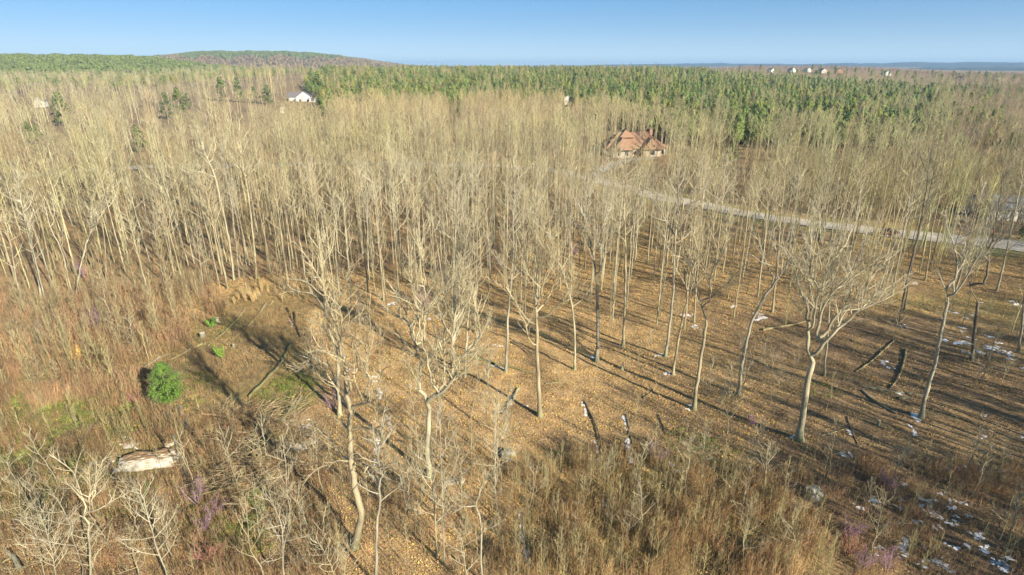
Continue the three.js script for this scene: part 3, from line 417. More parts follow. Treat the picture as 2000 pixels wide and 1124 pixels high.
hs([64, 1004], [[58, 985], [47, 966], [32, 940], [16, 916], [12, 886]], 'whitest leaning stem at the lower left edge', { bark: 'white', auto: 8, from: 0.4 });
hs([274, 1140], [[270, 1118], [261, 1088], [256, 1067], [252, 1040]], 'knobbly low tree at the bottom edge left of the feathered one', { auto: 14, crook: 2 });
hs([630, 963], [[626, 945], [622, 930], [618, 895], [616, 860], [612, 820]], 'slender straight stem left of the nearest thick crooked tree', { auto: 9 });
hs([567, 1036], [[565, 1000], [561, 961], [558, 925], [557, 895], [550, 850]], 'gnarly stem right of the mossy fallen trunk', { r: 0.11, auto: 14, crook: 1.8 });
hs([556, 1150], [[555, 1123], [551, 1060], [546, 1013], [530, 985], [517, 961]], 'grey stem at the bottom left of the nearest thick crooked tree', { r: 0.12, bark: 'grey', auto: 16, crook: 1.5 });
hs([510, 1080], [[504, 1030], [496, 966], [490, 930]], 'thin stem behind the bottom grey stem', { auto: 10 });
hs([516, 1150], [[514, 1121], [489, 1071], [481, 1001], [478, 970]], 'bowed thin stem near the purple shrub thicket', { auto: 10 });
hs([656, 1145], [[651, 1121], [632, 1076], [620, 1062], [611, 1055]], 'pale low tree spreading flat twigs at the foot of the nearest thick tree', { auto: 16, reach: 0.4 });
hs([671, 1140], [[672, 1115], [678, 1090], [684, 1062]], 'short white stem right against the nearest thick tree', { bark: 'white', auto: 9 });
hero({ at: [733, 1145], r: 0.2, bark: 'grey', crook: 2, label: 'mossy based grey tree right of the nearest thick crooked tree', trunk: [[736, 1060], [739, 1001], [741, 930], [740, 883], [744, 850], [752, 810]], limbs: [{ p: [[745, 925], [760, 905], [778, 898]], r: 0.09, dz: 1 }, { p: [[738, 935], [722, 928], [712, 910]], r: 0.08, dz: -1 }, { p: [[742, 880], [730, 850], [728, 830]], r: 0.07, dz: 1 }], auto: 8, from: 0.5, reach: 0.2 });
hs([824, 986], [[820, 930], [816, 880], [812, 830], [806, 790], [798, 750]], 'thin straight pale stem left of the big forked tree', { auto: 8, from: 0.5, reach: 0.16 });
hs([854, 1088], [[851, 1030], [848, 977], [844, 950], [840, 933], [834, 900], [826, 860]], 'pale stem rising in front of the foot of the big forked tree', { r: 0.1, auto: 10 });
hs([868, 1106], [[866, 1050], [864, 977], [862, 920], [860, 860], [858, 810], [855, 770]], 'dark striped thin stem right of the big forked tree', { r: 0.1, bark: 'grey', auto: 10 });
hs([922, 908], [[921, 860], [922, 800], [930, 760], [934, 740], [930, 700], [934, 660]], 'kinked thin stem between the forked tree and the tan fan tree', { auto: 7, crook: 2, from: 0.5, reach: 0.18 });
hs([942, 1140], [[940, 1090], [938, 1013], [934, 1000], [929, 989]], 'pale young tree with arching arms at bottom centre', { r: 0.11, bark: 'white', auto: 0, end: 0.08, limbs: [{ p: [[924, 980], [910, 972], [896, 964], [884, 958]], r: 0.05, dz: -1 }, { p: [[934, 975], [940, 950], [952, 925]], r: 0.05, dz: 1 }, { p: [[942, 1040], [960, 1030], [985, 1015]], r: 0.04, dz: 1 }, { p: [[925, 990], [905, 990], [885, 1003]], r: 0.04, dz: 1 }] });
hs([914, 1150], [[911, 1118], [905, 1075], [899, 1045], [886, 1028]], 'thin arching stem left of the pale one at bottom centre', { auto: 10 });
hs([967, 975], [[967, 930], [966, 880], [967, 830], [966, 795], [964, 760]], 'left one of two straight twin stems with pale fine twigs', { auto: 18, from: 0.3, reach: 0.28, bark: 'white' });
hs([971, 945], [[971, 900], [973, 850], [974, 800], [976, 770]], 'right one of two straight twin stems with pale fine twigs', { auto: 16, from: 0.3, reach: 0.28, bark: 'white' });
hs([1034, 996], [[1040, 965], [1046, 930], [1052, 905]], 'slanting thin stem below the mossy boulder', { auto: 7, r: 0.06 });
hs([1421, 848], [[1422, 815], [1424, 785], [1426, 755]], 'thin sapling right of the pale tree with crooked arms', { auto: 10, r: 0.06 });
hs([1506, 790], [[1507, 750], [1510, 710], [1512, 680]], 'thin sapling left of the foot of the spreading oak', { auto: 9, r: 0.06 });
hs([1372, 918], [[1374, 885], [1376, 850], [1377, 825]], 'pale bushy sapling in front of the pale tree with crooked arms', { auto: 14, r: 0.06 });
hs([1492, 968], [[1495, 930], [1498, 895], [1502, 865]], 'forked sapling in front of the spreading oak', { auto: 12, r: 0.07 });
hs([1343, 915], [[1345, 880], [1348, 850]], 'small twin sapling left of the pale bushy one', { auto: 8, r: 0.05 });
hs([1700, 1090], [[1712, 1040], [1722, 1000], [1730, 965]], 'slanting sapling among snow patches at lower right', { auto: 10, r: 0.07, bark: 'warm' });
hs([1560, 1100], [[1552, 1050], [1548, 1010], [1556, 975]], 'thin tan sapling in the dark thicket below the spreading oak', { auto: 10, r: 0.07, bark: 'warm' });
hs([1450, 1110], [[1452, 1060], [1458, 1020], [1462, 985]], 'tan sapling in the olive thicket at the bottom', { auto: 12, r: 0.07, bark: 'warm' });
hs([1955, 915], [[1962, 890], [1972, 865], [1985, 850]], 'slanting sapling at the right edge above the snow patches', { auto: 9, r: 0.06 });
function scatter(poly, n, fn) { const l = land(poly), xs = l.map(q => q[0]), zs = l.map(q => q[1]), a = Math.min(...xs), b = Math.max(...xs), c = Math.min(...zs), d = Math.max(...zs); for (let k = 0, g = 0; k < n && g < n * 20; g++) { const x = R(a, b), z = R(c, d); if (inside(l, x, z)) { fn(x, z); k++; } } }

// ------------------------------------------------------------------ the wood behind: individual trees, then the mass
const protoSpec = [];
for (let k = 0; k < 12; k++) protoSpec.push({ h: R(18.5, 24), r: R(0.12, 0.2), limbs: Math.round(R(9, 14)), from: R(0.46, 0.72), reach: R(0.15, 0.28), rise: k % 3 ? 0.15 : -0.05, lean: R(0.02, 0.1), wob: R(0.8, 1.4), bark: BARK[['pale', 'warm', 'pale', 'grey', 'white', 'warm'][k % 6]], tip: TIP[['buff', 'rust', 'green', 'buff', 'buff', 'rust'][k % 6]], gap: [0, 0.6, 0.42, 0.4], twig: 0.012, deep: 3 });
const forest = protoSpec.map(forestTree), farForest = [];
for (let k = 0; k < 7; k++) farForest.push(forestTree({ h: R(18, 23), r: R(0.13, 0.19), sides: 5, limbs: 12, from: R(0.36, 0.58), reach: R(0.2, 0.3), rise: 0.15, lean: 0.05, bark: BARK[['white', 'pale', 'white', 'pale'][k % 4]].map(v => v * 1.15), tip: [0.29, 0.245, 0.125], gap: [0, 0.6, 0.42, 0.42], twig: 0.02, deep: 3 }));
const youngStand = []; for (let k = 0; k < 4; k++) youngStand.push(forestTree({ h: R(9, 13), r: R(0.07, 0.1), sides: 4, limbs: 12, from: 0.25, reach: 0.26, rise: 0.35, lean: 0.06, bark: BARK.warm, tip: [0.32, 0.26, 0.13], gap: [0, 0.45, 0.3, 0.3], twig: 0.013, deep: 3 }));
triangles += [...forest, ...farForest, ...youngStand].reduce((a, g) => a + g.size, 0);

const greenAt = [[62, 283], [78, 276], [128, 246], [112, 226], [330, 234], [354, 226], [368, 214], [275, 300], [435, 196], [468, 198], [498, 200], [524, 203], [626, 196], [1440, 286], [1428, 322], [1475, 268], [1628, 274], [888, 232]].map(([a, b]) => { const s = spot(a, b), d = Math.hypot(s.x, s.z); return [a - 17, a + 17, d * 0.55, d + 6, 0.3]; });
const houseView = [...greenAt, [1172, 1305, 150, 262, 0.13], [1172, 1305, 215, 264], [552, 628, 420, 620], [1098, 1122, 330, 520], [1935, 2080, 118, 165], [40, 72, 420, 640], [528, 556, 330, 520]];
const spots = [];
function consider(x, z, cell) {
  const d = Math.hypot(x, z), [px, py] = toPicture(x, 0, z);
  if (px < -350 || px > 2700 || z > -62) return;
  let keep = 0.74;
  if (d < 240) { if (roadDist(x, z) < 6.5) return; for (const [a, b, r] of taken) if ((x - a) ** 2 + (z - b) ** 2 < r * r) return; }
  if (z > -175) {
    if (inside(clearing, x, z)) return;
    if (inside(thicketLeft, x, z)) keep = 0.06;
    else if (px < 330) { if (py > 640) return; keep = 0.6; }
    else if (px < 1010) { if (py > 625) return; keep = py > 560 ? 0.3 : 0.72; }
    else if (py > 640) return;
    else if (px > 2060) keep = 0.95;
    else if (!beyondRoad(x, z)) keep = px > 1250 ? (py > 590 ? 0.14 : py > 540 ? 0.4 : 0.72) : py > 600 ? 0.14 : mix(0.8, 0.7, smooth(1010, 1250, px));
    else keep = 0.9;
  }
  for (const [a, b, n, f, w] of houseView) if (px > a && px < b && d > n && d < f) keep *= w ?? (d > f - 45 ? 0 : 0.07);
  if (rnd() < keep) spots.push([x, z, d, px, py]);
}
for (let z = -64; z > -215; z -= 3.7) for (let x = -280; x < 280; x += 3.7) consider(x + R(-1.7, 1.7), z + R(-1.7, 1.7), 3.7);
spots.sort((a, b) => a[2] - b[2]);
const zones = [
  [160, 'at the far left edge of the wood', 'far left edge'], [330, 'behind the V of two white trunks', 'behind the V of white trunks'], [470, 'left of the two pale clearing trunks', 'left of the pale pair'], [640, 'behind the dry yellow clearing grass', 'behind the dry grass'],
  [800, 'behind the crooked stubbed tree', 'behind the crooked tree'], [1010, 'behind the big forked tree', 'behind the forked tree'], [1150, 'behind the tan fan shaped tree', 'behind the fan shaped tree'], [1330, 'among striped shadows below the road bend', 'below the road bend'], [1560, 'between road and dark crowned tree', 'before the road'], [1800, 'on the slope behind the spreading oak', 'behind the spreading oak'], [9999, 'near the bright lawn at right', 'near the lawn'],
];
const barkWord = ['pale buff', 'tan', 'pale buff', 'grey', 'whitish', 'tan'];
function woodLabel(s, k, sc) {
  const zn = zones.find(q => s[3] < q[0]), size = sc > 1.01 ? 'tall' : sc > 0.91 ? 'middling' : 'shorter', deep = s[2] < 112 ? 'nearer' : 'deeper';
  return [`${size} ${barkWord[k % 6]} bare tree, ${deep} row, ${zn[1]}`, `${barkWord[k % 6]} bare trees ${zn[2]}`];
}
const INDIVIDUAL = 232, prototypes = [], rest = [];
let single = 0;
for (const s of spots) {
  const near = s[3] > -60 && s[3] < 2060;
  if (!near || single >= INDIVIDUAL) { rest.push(s); continue; }
  const k = Math.floor(rnd() * 12), p = V(s[0], heightAt(s[0], s[1]) - 0.1, s[1]), sc = R(0.8, 1.08), [label, group] = woodLabel(s, k, prototypes[k] ? sc : 1);
  if (!prototypes[k]) { prototypes[k] = asThing('bare_tree', p, forest[k], label, 'tree', group); prototypes[k].rotation.y = R(0, 6.28); }
  else copyOf(prototypes[k], p, R(0, 6.28), [sc * R(0.9, 1.15), sc, sc * R(0.9, 1.15)], label, group);
  single++;
}
const massParts = new Map();
function mass(holder, name, geo, mat, list) {                                     // list of [x, y, z, turn, sx, sy, r, g, b]
  if (!list.length) return;
  const im = new THREE.InstancedMesh(geo, mat, list.length); im.name = name; im.castShadow = im.receiveShadow = true;
  const m = new THREE.Matrix4(), q = new THREE.Quaternion(), e = new THREE.Euler(), c = new THREE.Color();
  list.forEach((l, k) => { e.set(l[9] ?? 0, l[3], l[10] ?? 0); q.setFromEuler(e); m.compose(V(l[0], l[1], l[2]), q, V(l[4], l[5], l[4])); im.setMatrixAt(k, m); im.setColorAt(k, c.setRGB(l[6], l[7], l[8])); });
  holder.add(im);
}
const massOf = (name, label, category) => { const g = base(name, V(0, 0, 0)); return tag(g, label, category, null, 'stuff'); };
const whole = g => mergeGeometries([g.trunk, g.limbs, g.twigs]);
{
  const wood = massOf('bare_woodland', 'mass of leafless buff coloured trees stretching back to the green pines', 'woodland'), byProto = forest.map(() => []), byFar = farForest.map(() => []), byYoung = youngStand.map(() => []);
  const tint = (x, z, px, d) => {
    const grey = rnd() < 0.35, f = R(0.72, 1.22), t = noise(x / 38, z / 38, 11), right = smooth(1150, 1500, px), back = smooth(150, 420, d);
    let c = mixC([0.87, 0.88, 0.80], [1.0, 0.89, 0.72], back * (1 - right) * smooth(300, 700, px));
    c = mixC(c, [0.92, 0.98, 0.68], Math.max(0, t) * 1.3 + right * 0.35); if (px > 1850 && d > 250) c = mixC(c, [0.85, 0.72, 0.72], 0.7);
    if (d > 240 && rnd() < 0.1) c = mixC(c, [0.95, 0.78, 0.74], 0.8);
    if (grey) c = mixC(c, [0.62, 0.57, 0.55], 0.75);
    return c.map(v => v * f);
  };
  const put = (list, x, z, px, d, s) => list.push([x, heightAt(x, z) - 0.1, z, R(0, 6.28), s * R(0.9, 1.15), s, ...tint(x, z, px, d)]);
  for (const s of rest) { const young = s[3] > 1250 && beyondRoad(s[0], s[1]) && rnd() < 0.5; put(young ? pick(byYoung) : pick(byProto), s[0], s[1], s[3], s[2], R(0.72, 1.08)); }
  for (let z = -60; z > -215; z -= 3.6) for (let x = -180; x < 260; x += 3.6) {                 // saplings between the big trees
    const X = x + R(-1.8, 1.8), Z = z + R(-1.8, 1.8), [px, py] = toPicture(X, 0, Z), d = Math.hypot(X, Z); if (px < -200 || px > 2200 || roadDist(X, Z) < 8) continue;
    const back = beyondRoad(X, Z), keep = back ? (px > 1150 ? 0.75 : 0.35) : px < 1000 && py < 560 ? 0.25 : py < 600 ? 0.2 : py < 660 ? 0.06 : 0; let k = keep; for (const [a, b, n, f, w] of houseView) if (px > a && px < b && d > n && d < f) k *= w ?? (d > f - 45 ? 0 : 0.5);
    if (rnd() < k) put(pick(byYoung), X, Z, px, d, R(0.55, 1.1));
  }
  for (let z = -200; z > -960; z -= z > -430 ? 5 : 8) for (let x = z * 1.15; x < -z * 1.15; x += z > -430 ? 5 : 8) {
    const X = x + R(-2.4, 2.4), Z = z + R(-2.4, 2.4), d = Math.hypot(X, Z), [px] = toPicture(X, 0, Z); if (px < -250 || px > 2250 || (d < 450 && roadDist(X, Z) < 7)) continue;
    if (Z > -213 && px > 0) continue;
    const edge = px < 640 ? 960 : px < 1130 ? 425 + 26 * noise(X / 50, 3) : mix(378, 282, smooth(1130, 1330, px)) + 14 * noise(X / 30, 3);
    let keep = d < edge ? 0.85 : px > 1820 ? 0.4 : 0.03 + 0.9 * smooth(0.2, 0.42, noise(X / 36, Z / 22, 14));
    if (px < 520 && d < 330) keep = 0.42 + 0.6 * noise(X / 40, Z / 40, 2);
    if (px < 640 && d > 330) keep = 0.3 + 0.35 * noise(X / 60, Z / 60, 2); 
    if (px > 560 && px < 640 && d > 520) keep *= 0.3;
    for (const [a, b, n, f, w] of houseView) if (px > a && px < b && d > n && d < f) keep *= w ?? (d > f - 45 ? 0 : 0.04);
    if (Math.abs(px - 350) < 90 && d > 330 && d < 430) keep *= 0.15;
    if (rnd() < keep) put(pick(byFar), X, Z, px, d, R(0.78, 1.17));
  }
  const tk = (poly, n, a, b) => scatter(poly, n, (x, z) => { const [px] = toPicture(x, 0, z); put(pick(byYoung), x, z, px, 80, R(a, b)); });
  tk([[-150, 640], [60, 600], [200, 575], [420, 555], [430, 600], [330, 680], [240, 760], [-200, 780]], 330, 0.25, 0.6); tk([[-200, 780], [240, 740], [300, 800], [560, 800], [620, 900], [690, 1000], [700, 1150], [-250, 1150]], 340, 0.12, 0.32); tk([[640, 880], [1000, 860], [1000, 1150], [640, 1150]], 110, 0.13, 0.36); tk([[1000, 930], [1300, 890], [1560, 940], [1640, 1150], [960, 1150]], 330, 0.14, 0.38); tk([[1540, 880], [1760, 900], [2120, 900], [2120, 1150], [1580, 1150]], 90, 0.14, 0.32); tk([[600, 600], [1000, 560], [1500, 620], [1500, 840], [1000, 900], [640, 900]], 70, 0.14, 0.4); tk([[1500, 560], [2100, 560], [2100, 860], [1500, 840]], 70, 0.14, 0.5);
  for (let z = 26; z > -62; z -= 3.6) for (let x = 34; x < 140; x += 3.6) {                          // the same wood goes on out of the frame to the right, and shades the lower right
    const X = x + R(-2.2, 2.2), Z = z + R(-2.2, 2.2), a = toPicture(X - 5, 0, Z), b = toPicture(X - 6, 23, Z), out = q => q[2] < 0 || q[0] > 2030;
    if (X - Z > 67 && out(a) && out(b)) put(pick(byProto), X, Z, 1700, 90, R(0.9, 1.1));
  }
  for (let d = 1200; d < 1650; d += 14) for (let a = 1390; a < 2150; a += 9) {                  // bare trees on the ridge of houses, far right
    const px = a + R(-5, 5), az = Math.atan((px - 1000) / FOCAL * CP), r = d + R(-7, 7); if (rnd() < 0.5 && !(d < 1340 && [1508, 1548, 1578, 1609, 1642, 1735, 1884, 1958, 1990].some(q => Math.abs(q - px) < 8))) { const X = Math.sin(az) * r, Z = -Math.cos(az) * r; byFar[0].push([X, heightAt(X, Z), Z, R(0, 6), 1.1, R(0.5, 0.75), 0.62, 0.47, 0.47]); }
  }
  forest.forEach((g, k) => mass(wood, 'bare_trees', whole(g), M.twig, byProto[k]));
  farForest.forEach((g, k) => mass(wood, 'distant_bare_trees', whole(g), M.twig, byFar[k]));
  youngStand.forEach((g, k) => mass(wood, 'young_bare_trees', whole(g), M.twig, byYoung[k]));
  console.log('single', single, 'rest', rest.length, 'far', byFar.reduce((a, b) => a + b.length, 0), 'young', byYoung.reduce((a, b) => a + b.length, 0));
}

// ------------------------------------------------------------------ pines
const NEEDLE = [0.195, 0.26, 0.06];
function pineShape(h, w, from, faces, size, round = 0.6, col = NEEDLE) {
  const trunk = new MB(), crown = new MB(), lumps = [];
  trunk.tube([V(0, -0.3, 0), V(0.1, h * 0.5, 0), V(0, h * 0.96, 0)], [h * 0.011, h * 0.008, 0.03], 5, [0.26, 0.19, 0.13]);
  for (let k = 0; k < faces / 14; k++) { const t = Math.pow(rnd(), 0.8), y = h * mix(from, 0.98, t), r = w * Math.pow(Math.sin(Math.PI * mix(0.14, 0.985, Math.pow(t, round))), 0.85) * R(0.35, 1), a = R(0, 6.28); lumps.push([V(Math.cos(a) * r, y, Math.sin(a) * r), R(0.55, 1.15) * w * 0.36, R(0.72, 1.28)]); }
  for (const [c, r, b] of lumps) {
    if (rnd() < 0.35) trunk.tube([V(0, c.y - r * 0.6, 0), c], [0.05, 0.02], 3, [0.24, 0.18, 0.12]);
    for (let k = 0; k < 14; k++) { const n = V(R(-1, 1), R(-0.7, 1), R(-1, 1)).normalize(), p = c.clone().addScaledVector(n, r * R(0.5, 1.05)), sh = n.clone().multiplyScalar(0.9).add(V(c.x, w * 0.5, c.z).normalize().multiplyScalar(0.7)).normalize(), f = b * R(0.75, 1.25); crown.leaf(p, n, size * R(0.7, 1.3), [col[0] * f, col[1] * f, col[2] * f], sh); }
  }
  return { trunk: trunk.geo(), crown: crown.geo(), size: trunk.size + crown.size };
}
function evergreen(name, p, g, label, group, turn = R(0, 6)) { const t = base(name, p, turn); tag(t, label, 'tree', group); t.userData.baseName = name; mesh('trunk', g.trunk, M.bark, t); mesh('crown', g.crown, M.needles, t); return t; }
{
  const kinds = []; for (let k = 0; k < 5; k++) kinds.push(pineShape(R(12, 16), R(2.1, 2.9), 0.36, 900, 0.55, R(0.6, 0.85))); triangles += kinds.reduce((a, g) => a + g.size, 0);
  const list = [], lists = kinds.map(() => []), small = kinds.map(() => []);
  const shade = (X, Z) => { const f = R(0.62, 1.35), t = noise(X / 45, Z / 45, 5), y = R(0.85, 1.25); return [(1 + 0.4 * t) * f * y, (1 + 0.12 * t) * f, f * 0.9]; };
  for (let z = -225; z > -1150; z -= z > -500 ? 4.8 : z > -800 ? 5.8 : 7.4) for (let x = z * 1.15; x < -z * 1.15; x += z > -500 ? 4.8 : z > -800 ? 5.8 : 7.4) {
    const X = x + R(-2.3, 2.3), Z = z + R(-2.3, 2.3), d = Math.hypot(X, Z), [px] = toPicture(X, 0, Z); if (px < -150 || px > 2200) continue;
    const start = px < 600 ? 2e3 : px < 1150 ? 448 + 20 * noise(X / 50, 3) : mix(395, 298, smooth(1130, 1330, px)) + 14 * noise(X / 30, 3);
    let keep = d > start ? 0.9 : 0;
    if (px < 640 && d > 860) keep = 0.12 + 0.5 * noise(X / 90, Z / 90, 4);
    if (px > 1750 && d > 240) keep = 0.3 + 1.5 * noise(X / 40, Z / 40, 8) - 0.2 * smooth(1850, 2000, px);
    if (px > 1380 && d > 1020) keep = 0.08;
    keep *= 1 - smooth(0.28, 0.5, noise(X / 36, Z / 22, 14)) * 0.95;
    for (const [a, b, n, f, w] of houseView) if (!w && px > a && px < b && d > n && d < f) keep = 0;
    if (rnd() < keep) list.push([X, Z, d, px]);
  }
  list.sort((a, b) => a[2] - b[2]);
  const pz = [[1130, 'green pine on the far front edge of the plantation', 'pines of the far front edge'], [1330, 'green pine behind the brown roofed house', 'pines behind the brown roofed house'], [1480, 'green pine right of the brown roofed house', 'pines right of the brown roofed house'], [1620, 'green pine in the middle of the near plantation edge', 'pines in the middle of the near edge'], [1760, 'green pine at the right end of the near plantation edge', 'pines at the right end of the near edge'], [9999, 'dark green pine mixed with bare trees at the far right', 'pines mixed with bare trees']];
  const pineLabel = (s, sc) => { const zn = pz.find(q => s[3] < q[0]), row = s[2] < 275 ? 'first rows' : s[2] < 300 ? 'rows behind the first' : 'deeper rows'; return [`${sc > 1.04 ? 'big' : sc > 0.92 ? 'middling' : 'small'} ${zn[1]}, ${row}`, zn[2]]; };
  const protos = []; let n = 0;
  for (const s of list) {
    const k = Math.floor(rnd() * kinds.length), y = heightAt(s[0], s[1]), sc = R(0.62, 1.15);
    if (n < 240 && s[3] > -20 && s[3] < 2020) { const [l, gr] = pineLabel(s, protos[k] ? sc : 1), p = V(s[0], y, s[1]); if (!protos[k]) protos[k] = evergreen('pine_tree', p, kinds[k], l, gr); else copyOf(protos[k], p, R(0, 6), [sc * R(0.9, 1.2), sc, sc * R(0.9, 1.2)], l, gr); n++; continue; }
    const big = s[2] > 800 ? 1.25 : 1; lists[k].push([s[0], y, s[1], R(0, 6.28), sc * R(0.9, 1.2) * big, sc, ...shade(s[0], s[1])]);
  }
  const hill = pineShape(14, 4.5, 0.15, 70, 3.2, 0.75); triangles += hill.size;
  const hl = [];
  for (let k = 0; k < 9000; k++) { const i = R(0, 120), j = R(1, 9.5), q = placeNearHill(i, j), f = R(0.7, 1.2); if (q[1] > 5) hl.push([q[0], q[1] - 3, q[2], R(0, 6), R(0.8, 1.4), R(0.8, 1.2), f, f, f]); }
  for (let k = 0; k < 9000; k++) { const i = R(0, 120), j = R(0.5, 9.5), q = placeFarHill(i, j), f = R(0.7, 1.2), bare = q[1] < 62 + 26 * noise(i / 6, 2); if (q[1] > 5) hl.push([q[0], q[1] - 3, q[2], R(0, 6), R(1.1, 1.9), R(0.9, 1.3), ...(bare ? [1.75 * f, 1.0 * f, 2.1 * f] : [f, f, f])]); }
  const wood = massOf('pine_plantation', 'dense even plantation of green pines reaching to the horizon', 'pine plantation');
  kinds.forEach((g, k) => mass(wood, 'pines', mergeGeometries([g.trunk, g.crown]), M.needles, lists[k]));
  mass(massOf('hillside_wood', 'distant dark wood covering the low hills on the left', 'woodland'), 'hillside_trees', mergeGeometries([hill.trunk, hill.crown]), M.needles, hl);
  console.log('pines', list.length, 'tri', triangles);
}
{
  const g = [pineShape(11, 3.0, 0.12, 520, 0.75, 0.7, [0.12, 0.17, 0.04]), pineShape(9, 2.4, 0.1, 420, 0.7, 0.6, [0.10, 0.15, 0.04])]; let src = null;
  const put = (px, py, s0, label) => { const p = spot(px, py), s = s0 * (s0 > 0.6 && px < 640 ? 1.45 : 1); const k = rnd() < 0.5 ? 0 : 1; p.y = heightAt(p.x, p.z); src ??= []; if (!src[k]) src[k] = evergreen('evergreen_tree', p, g[k], label); else copyOf(src[k], p, R(0, 6), [s, s * R(0.85, 1.15), s], label); if (src[k].position === p) src[k].scale.setScalar(s); };
  put(62, 283, 1.25, 'dark green evergreen at the left edge among pale bare trunks'); put(78, 276, 1, 'smaller evergreen just right of the one at the left edge'); put(128, 246, 1.15, 'green evergreen behind the pale trunks, upper left'); put(112, 226, 0.9, 'evergreen partly behind its neighbour, upper left');
  put(330, 234, 1.35, 'large evergreen left of three at the upper left middle'); put(354, 226, 1.2, 'rounded evergreen in the middle of three at the upper left middle'); put(368, 214, 1.0, 'small evergreen right of three at the upper left middle'); put(275, 300, 1.0, 'solitary evergreen below the leaning bright trunks at upper left');
  put(435, 196, 1.4, 'evergreen at the left end of the green row by the white gabled house'); put(468, 198, 1.5, 'tall evergreen in the green row by the white gabled house'); put(498, 200, 1.3, 'yellowish evergreen in the green row by the white gabled house'); put(524, 203, 1.5, 'dark evergreen at the right end of the row by the white gabled house'); put(626, 196, 1.5, 'bright evergreen right of the white gabled house');
  put(1440, 286, 1.1, 'green evergreen in the straw coloured wood right of the brown roofed house'); put(1428, 322, 1.0, 'evergreen among thin bare stems beyond the road'); put(1475, 268, 0.9, 'small evergreen at the top of the straw coloured wood'); put(1202, 254, 0.9, 'evergreen rising behind the left of the brown roof'); put(1252, 252, 0.9, 'evergreen rising behind the right of the brown roof'); put(1628, 274, 0.8, 'little evergreen in the wood beyond the road, right'); put(1838, 425, 0.5, 'yellow green young evergreen beside the road at right'); put(888, 232, 1.1, 'faint green evergreen in the middle of the buff canopy'); put(1992, 470, 0.42, 'dark shrub like evergreen by the bright lawn');
  // the little round cedar of the clearing
  const p = spot(334, 800), t = base('cedar_tree', p), tr = new MB(), cr = new MB();
  tag(t, 'small dense bright green cedar casting a dark shadow in the clearing', 'tree');
  tr.tube([V(0, -0.2, 0), V(0.05, 1.2, 0), V(0, 4.6, 0)], [0.13, 0.09, 0.02], 7, [0.40, 0.30, 0.20]);
  const egg = y => 1.68 * Math.pow(Math.max(0, Math.sin(Math.PI * Math.pow((y - 1.2) / 5.0, 0.72))), 0.75);
  for (let k = 0; k < 420; k++) { const y = R(1.3, 6.15), a = R(0, 6.28), r = egg(y) * R(0.62, 1.08) * (1 + 0.22 * noise(Math.cos(a) * 1.4, y * 0.9, Math.sin(a) * 1.4)), c = V(Math.cos(a) * r, y, Math.sin(a) * r), b = R(0.65, 1.3); for (let q = 0; q < 46; q++) { const n = V(R(-1, 1), R(-0.5, 1.1), R(-1, 1)).normalize(), f = b * R(0.7, 1.3); cr.leaf(c.clone().addScaledVector(n, R(0.1, 0.34)), n, R(0.06, 0.14), [0.14 * f, 0.255 * f, 0.034 * f], n.clone().add(V(c.x, 0.8, c.z).normalize()).normalize()); } }
  mesh('trunk', tr.geo(), M.bark, t); mesh('crown', cr.geo(), M.needles, t);
}

// ------------------------------------------------------------------ buildings, car and roadside things
function hipRoof(w, d, h, ridge, c) {                                              // ridge: its length along x (0 for a pyramid); eaves at y = 0
  const m = new MB(), a = [-w / 2, 0, d / 2], b = [w / 2, 0, d / 2], e = [w / 2, 0, -d / 2], f = [-w / 2, 0, -d / 2], l = [-ridge / 2, h, 0], r = [ridge / 2, h, 0];
  const face = (...q) => { const A = V(...q[0]), n = V(...q[1]).sub(A).cross(V(...q[2]).sub(A)).normalize(), i = q.map(v => m.vert(...v, n.x, n.y, n.z, c, v[0], v[2])); for (let k = 1; k < i.length - 1; k++) m.i.push(i[0], i[k], i[k + 1]); };
  const dn = q => [q[0], -0.25, q[2]];
  face(a, b, r, l); face(b, e, r); face(e, f, l, r); face(f, a, l); face(a, dn(a), dn(b), b); face(b, dn(b), dn(e), e); face(e, dn(e), dn(f), f); face(f, dn(f), dn(a), a); face(dn(a), dn(f), dn(e), dn(b));
  return m;
}
function gable(w, d, h, cRoof, cWall) {                                            // ridge along z; returns roof and end walls
  const roof = new MB(), ends = new MB(), o = 0.4;
  for (const s of [-1, 1]) { const g = new THREE.BoxGeometry(Math.hypot(w / 2, h) + o, 0.22, d + 2 * o); g.rotateZ(-s * Math.atan2(h, w / 2)); roof.add(g, s * w / 4 + s * 0.1, h / 2 + 0.08, 0, cRoof); }
  for (const s of [-1, 1]) { const sh = new THREE.Shape([new THREE.Vector2(-w / 2, 0), new THREE.Vector2(w / 2, 0), new THREE.Vector2(0, h)]), g = new THREE.ExtrudeGeometry(sh, { depth: 0.2, bevelEnabled: false }); ends.add(g, 0, 0, s > 0 ? d / 2 - 0.22 : -d / 2 + 0.02, cWall); }
  return [roof, ends];
}
function windowPart(parent, x, y, z, w, h, turn = 0, frame = [0.78, 0.77, 0.74]) {
  const f = new MB(), t = 0.1; for (const s of [-1, 1]) { f.box(s * w / 2, 0, 0, t, h + t, 0.12, frame); f.box(0, s * h / 2, 0, w - t, t, 0.12, frame); } f.box(0, 0, 0, 0.06, h - t, 0.1, frame);
  const m = mesh('window', f.geo(), M.paint, parent); m.position.set(x, y, z); m.rotation.y = turn;
  const g = mesh('pane', new THREE.BoxGeometry(w - t, h - t, 0.04), M.glass, m); return m;
}
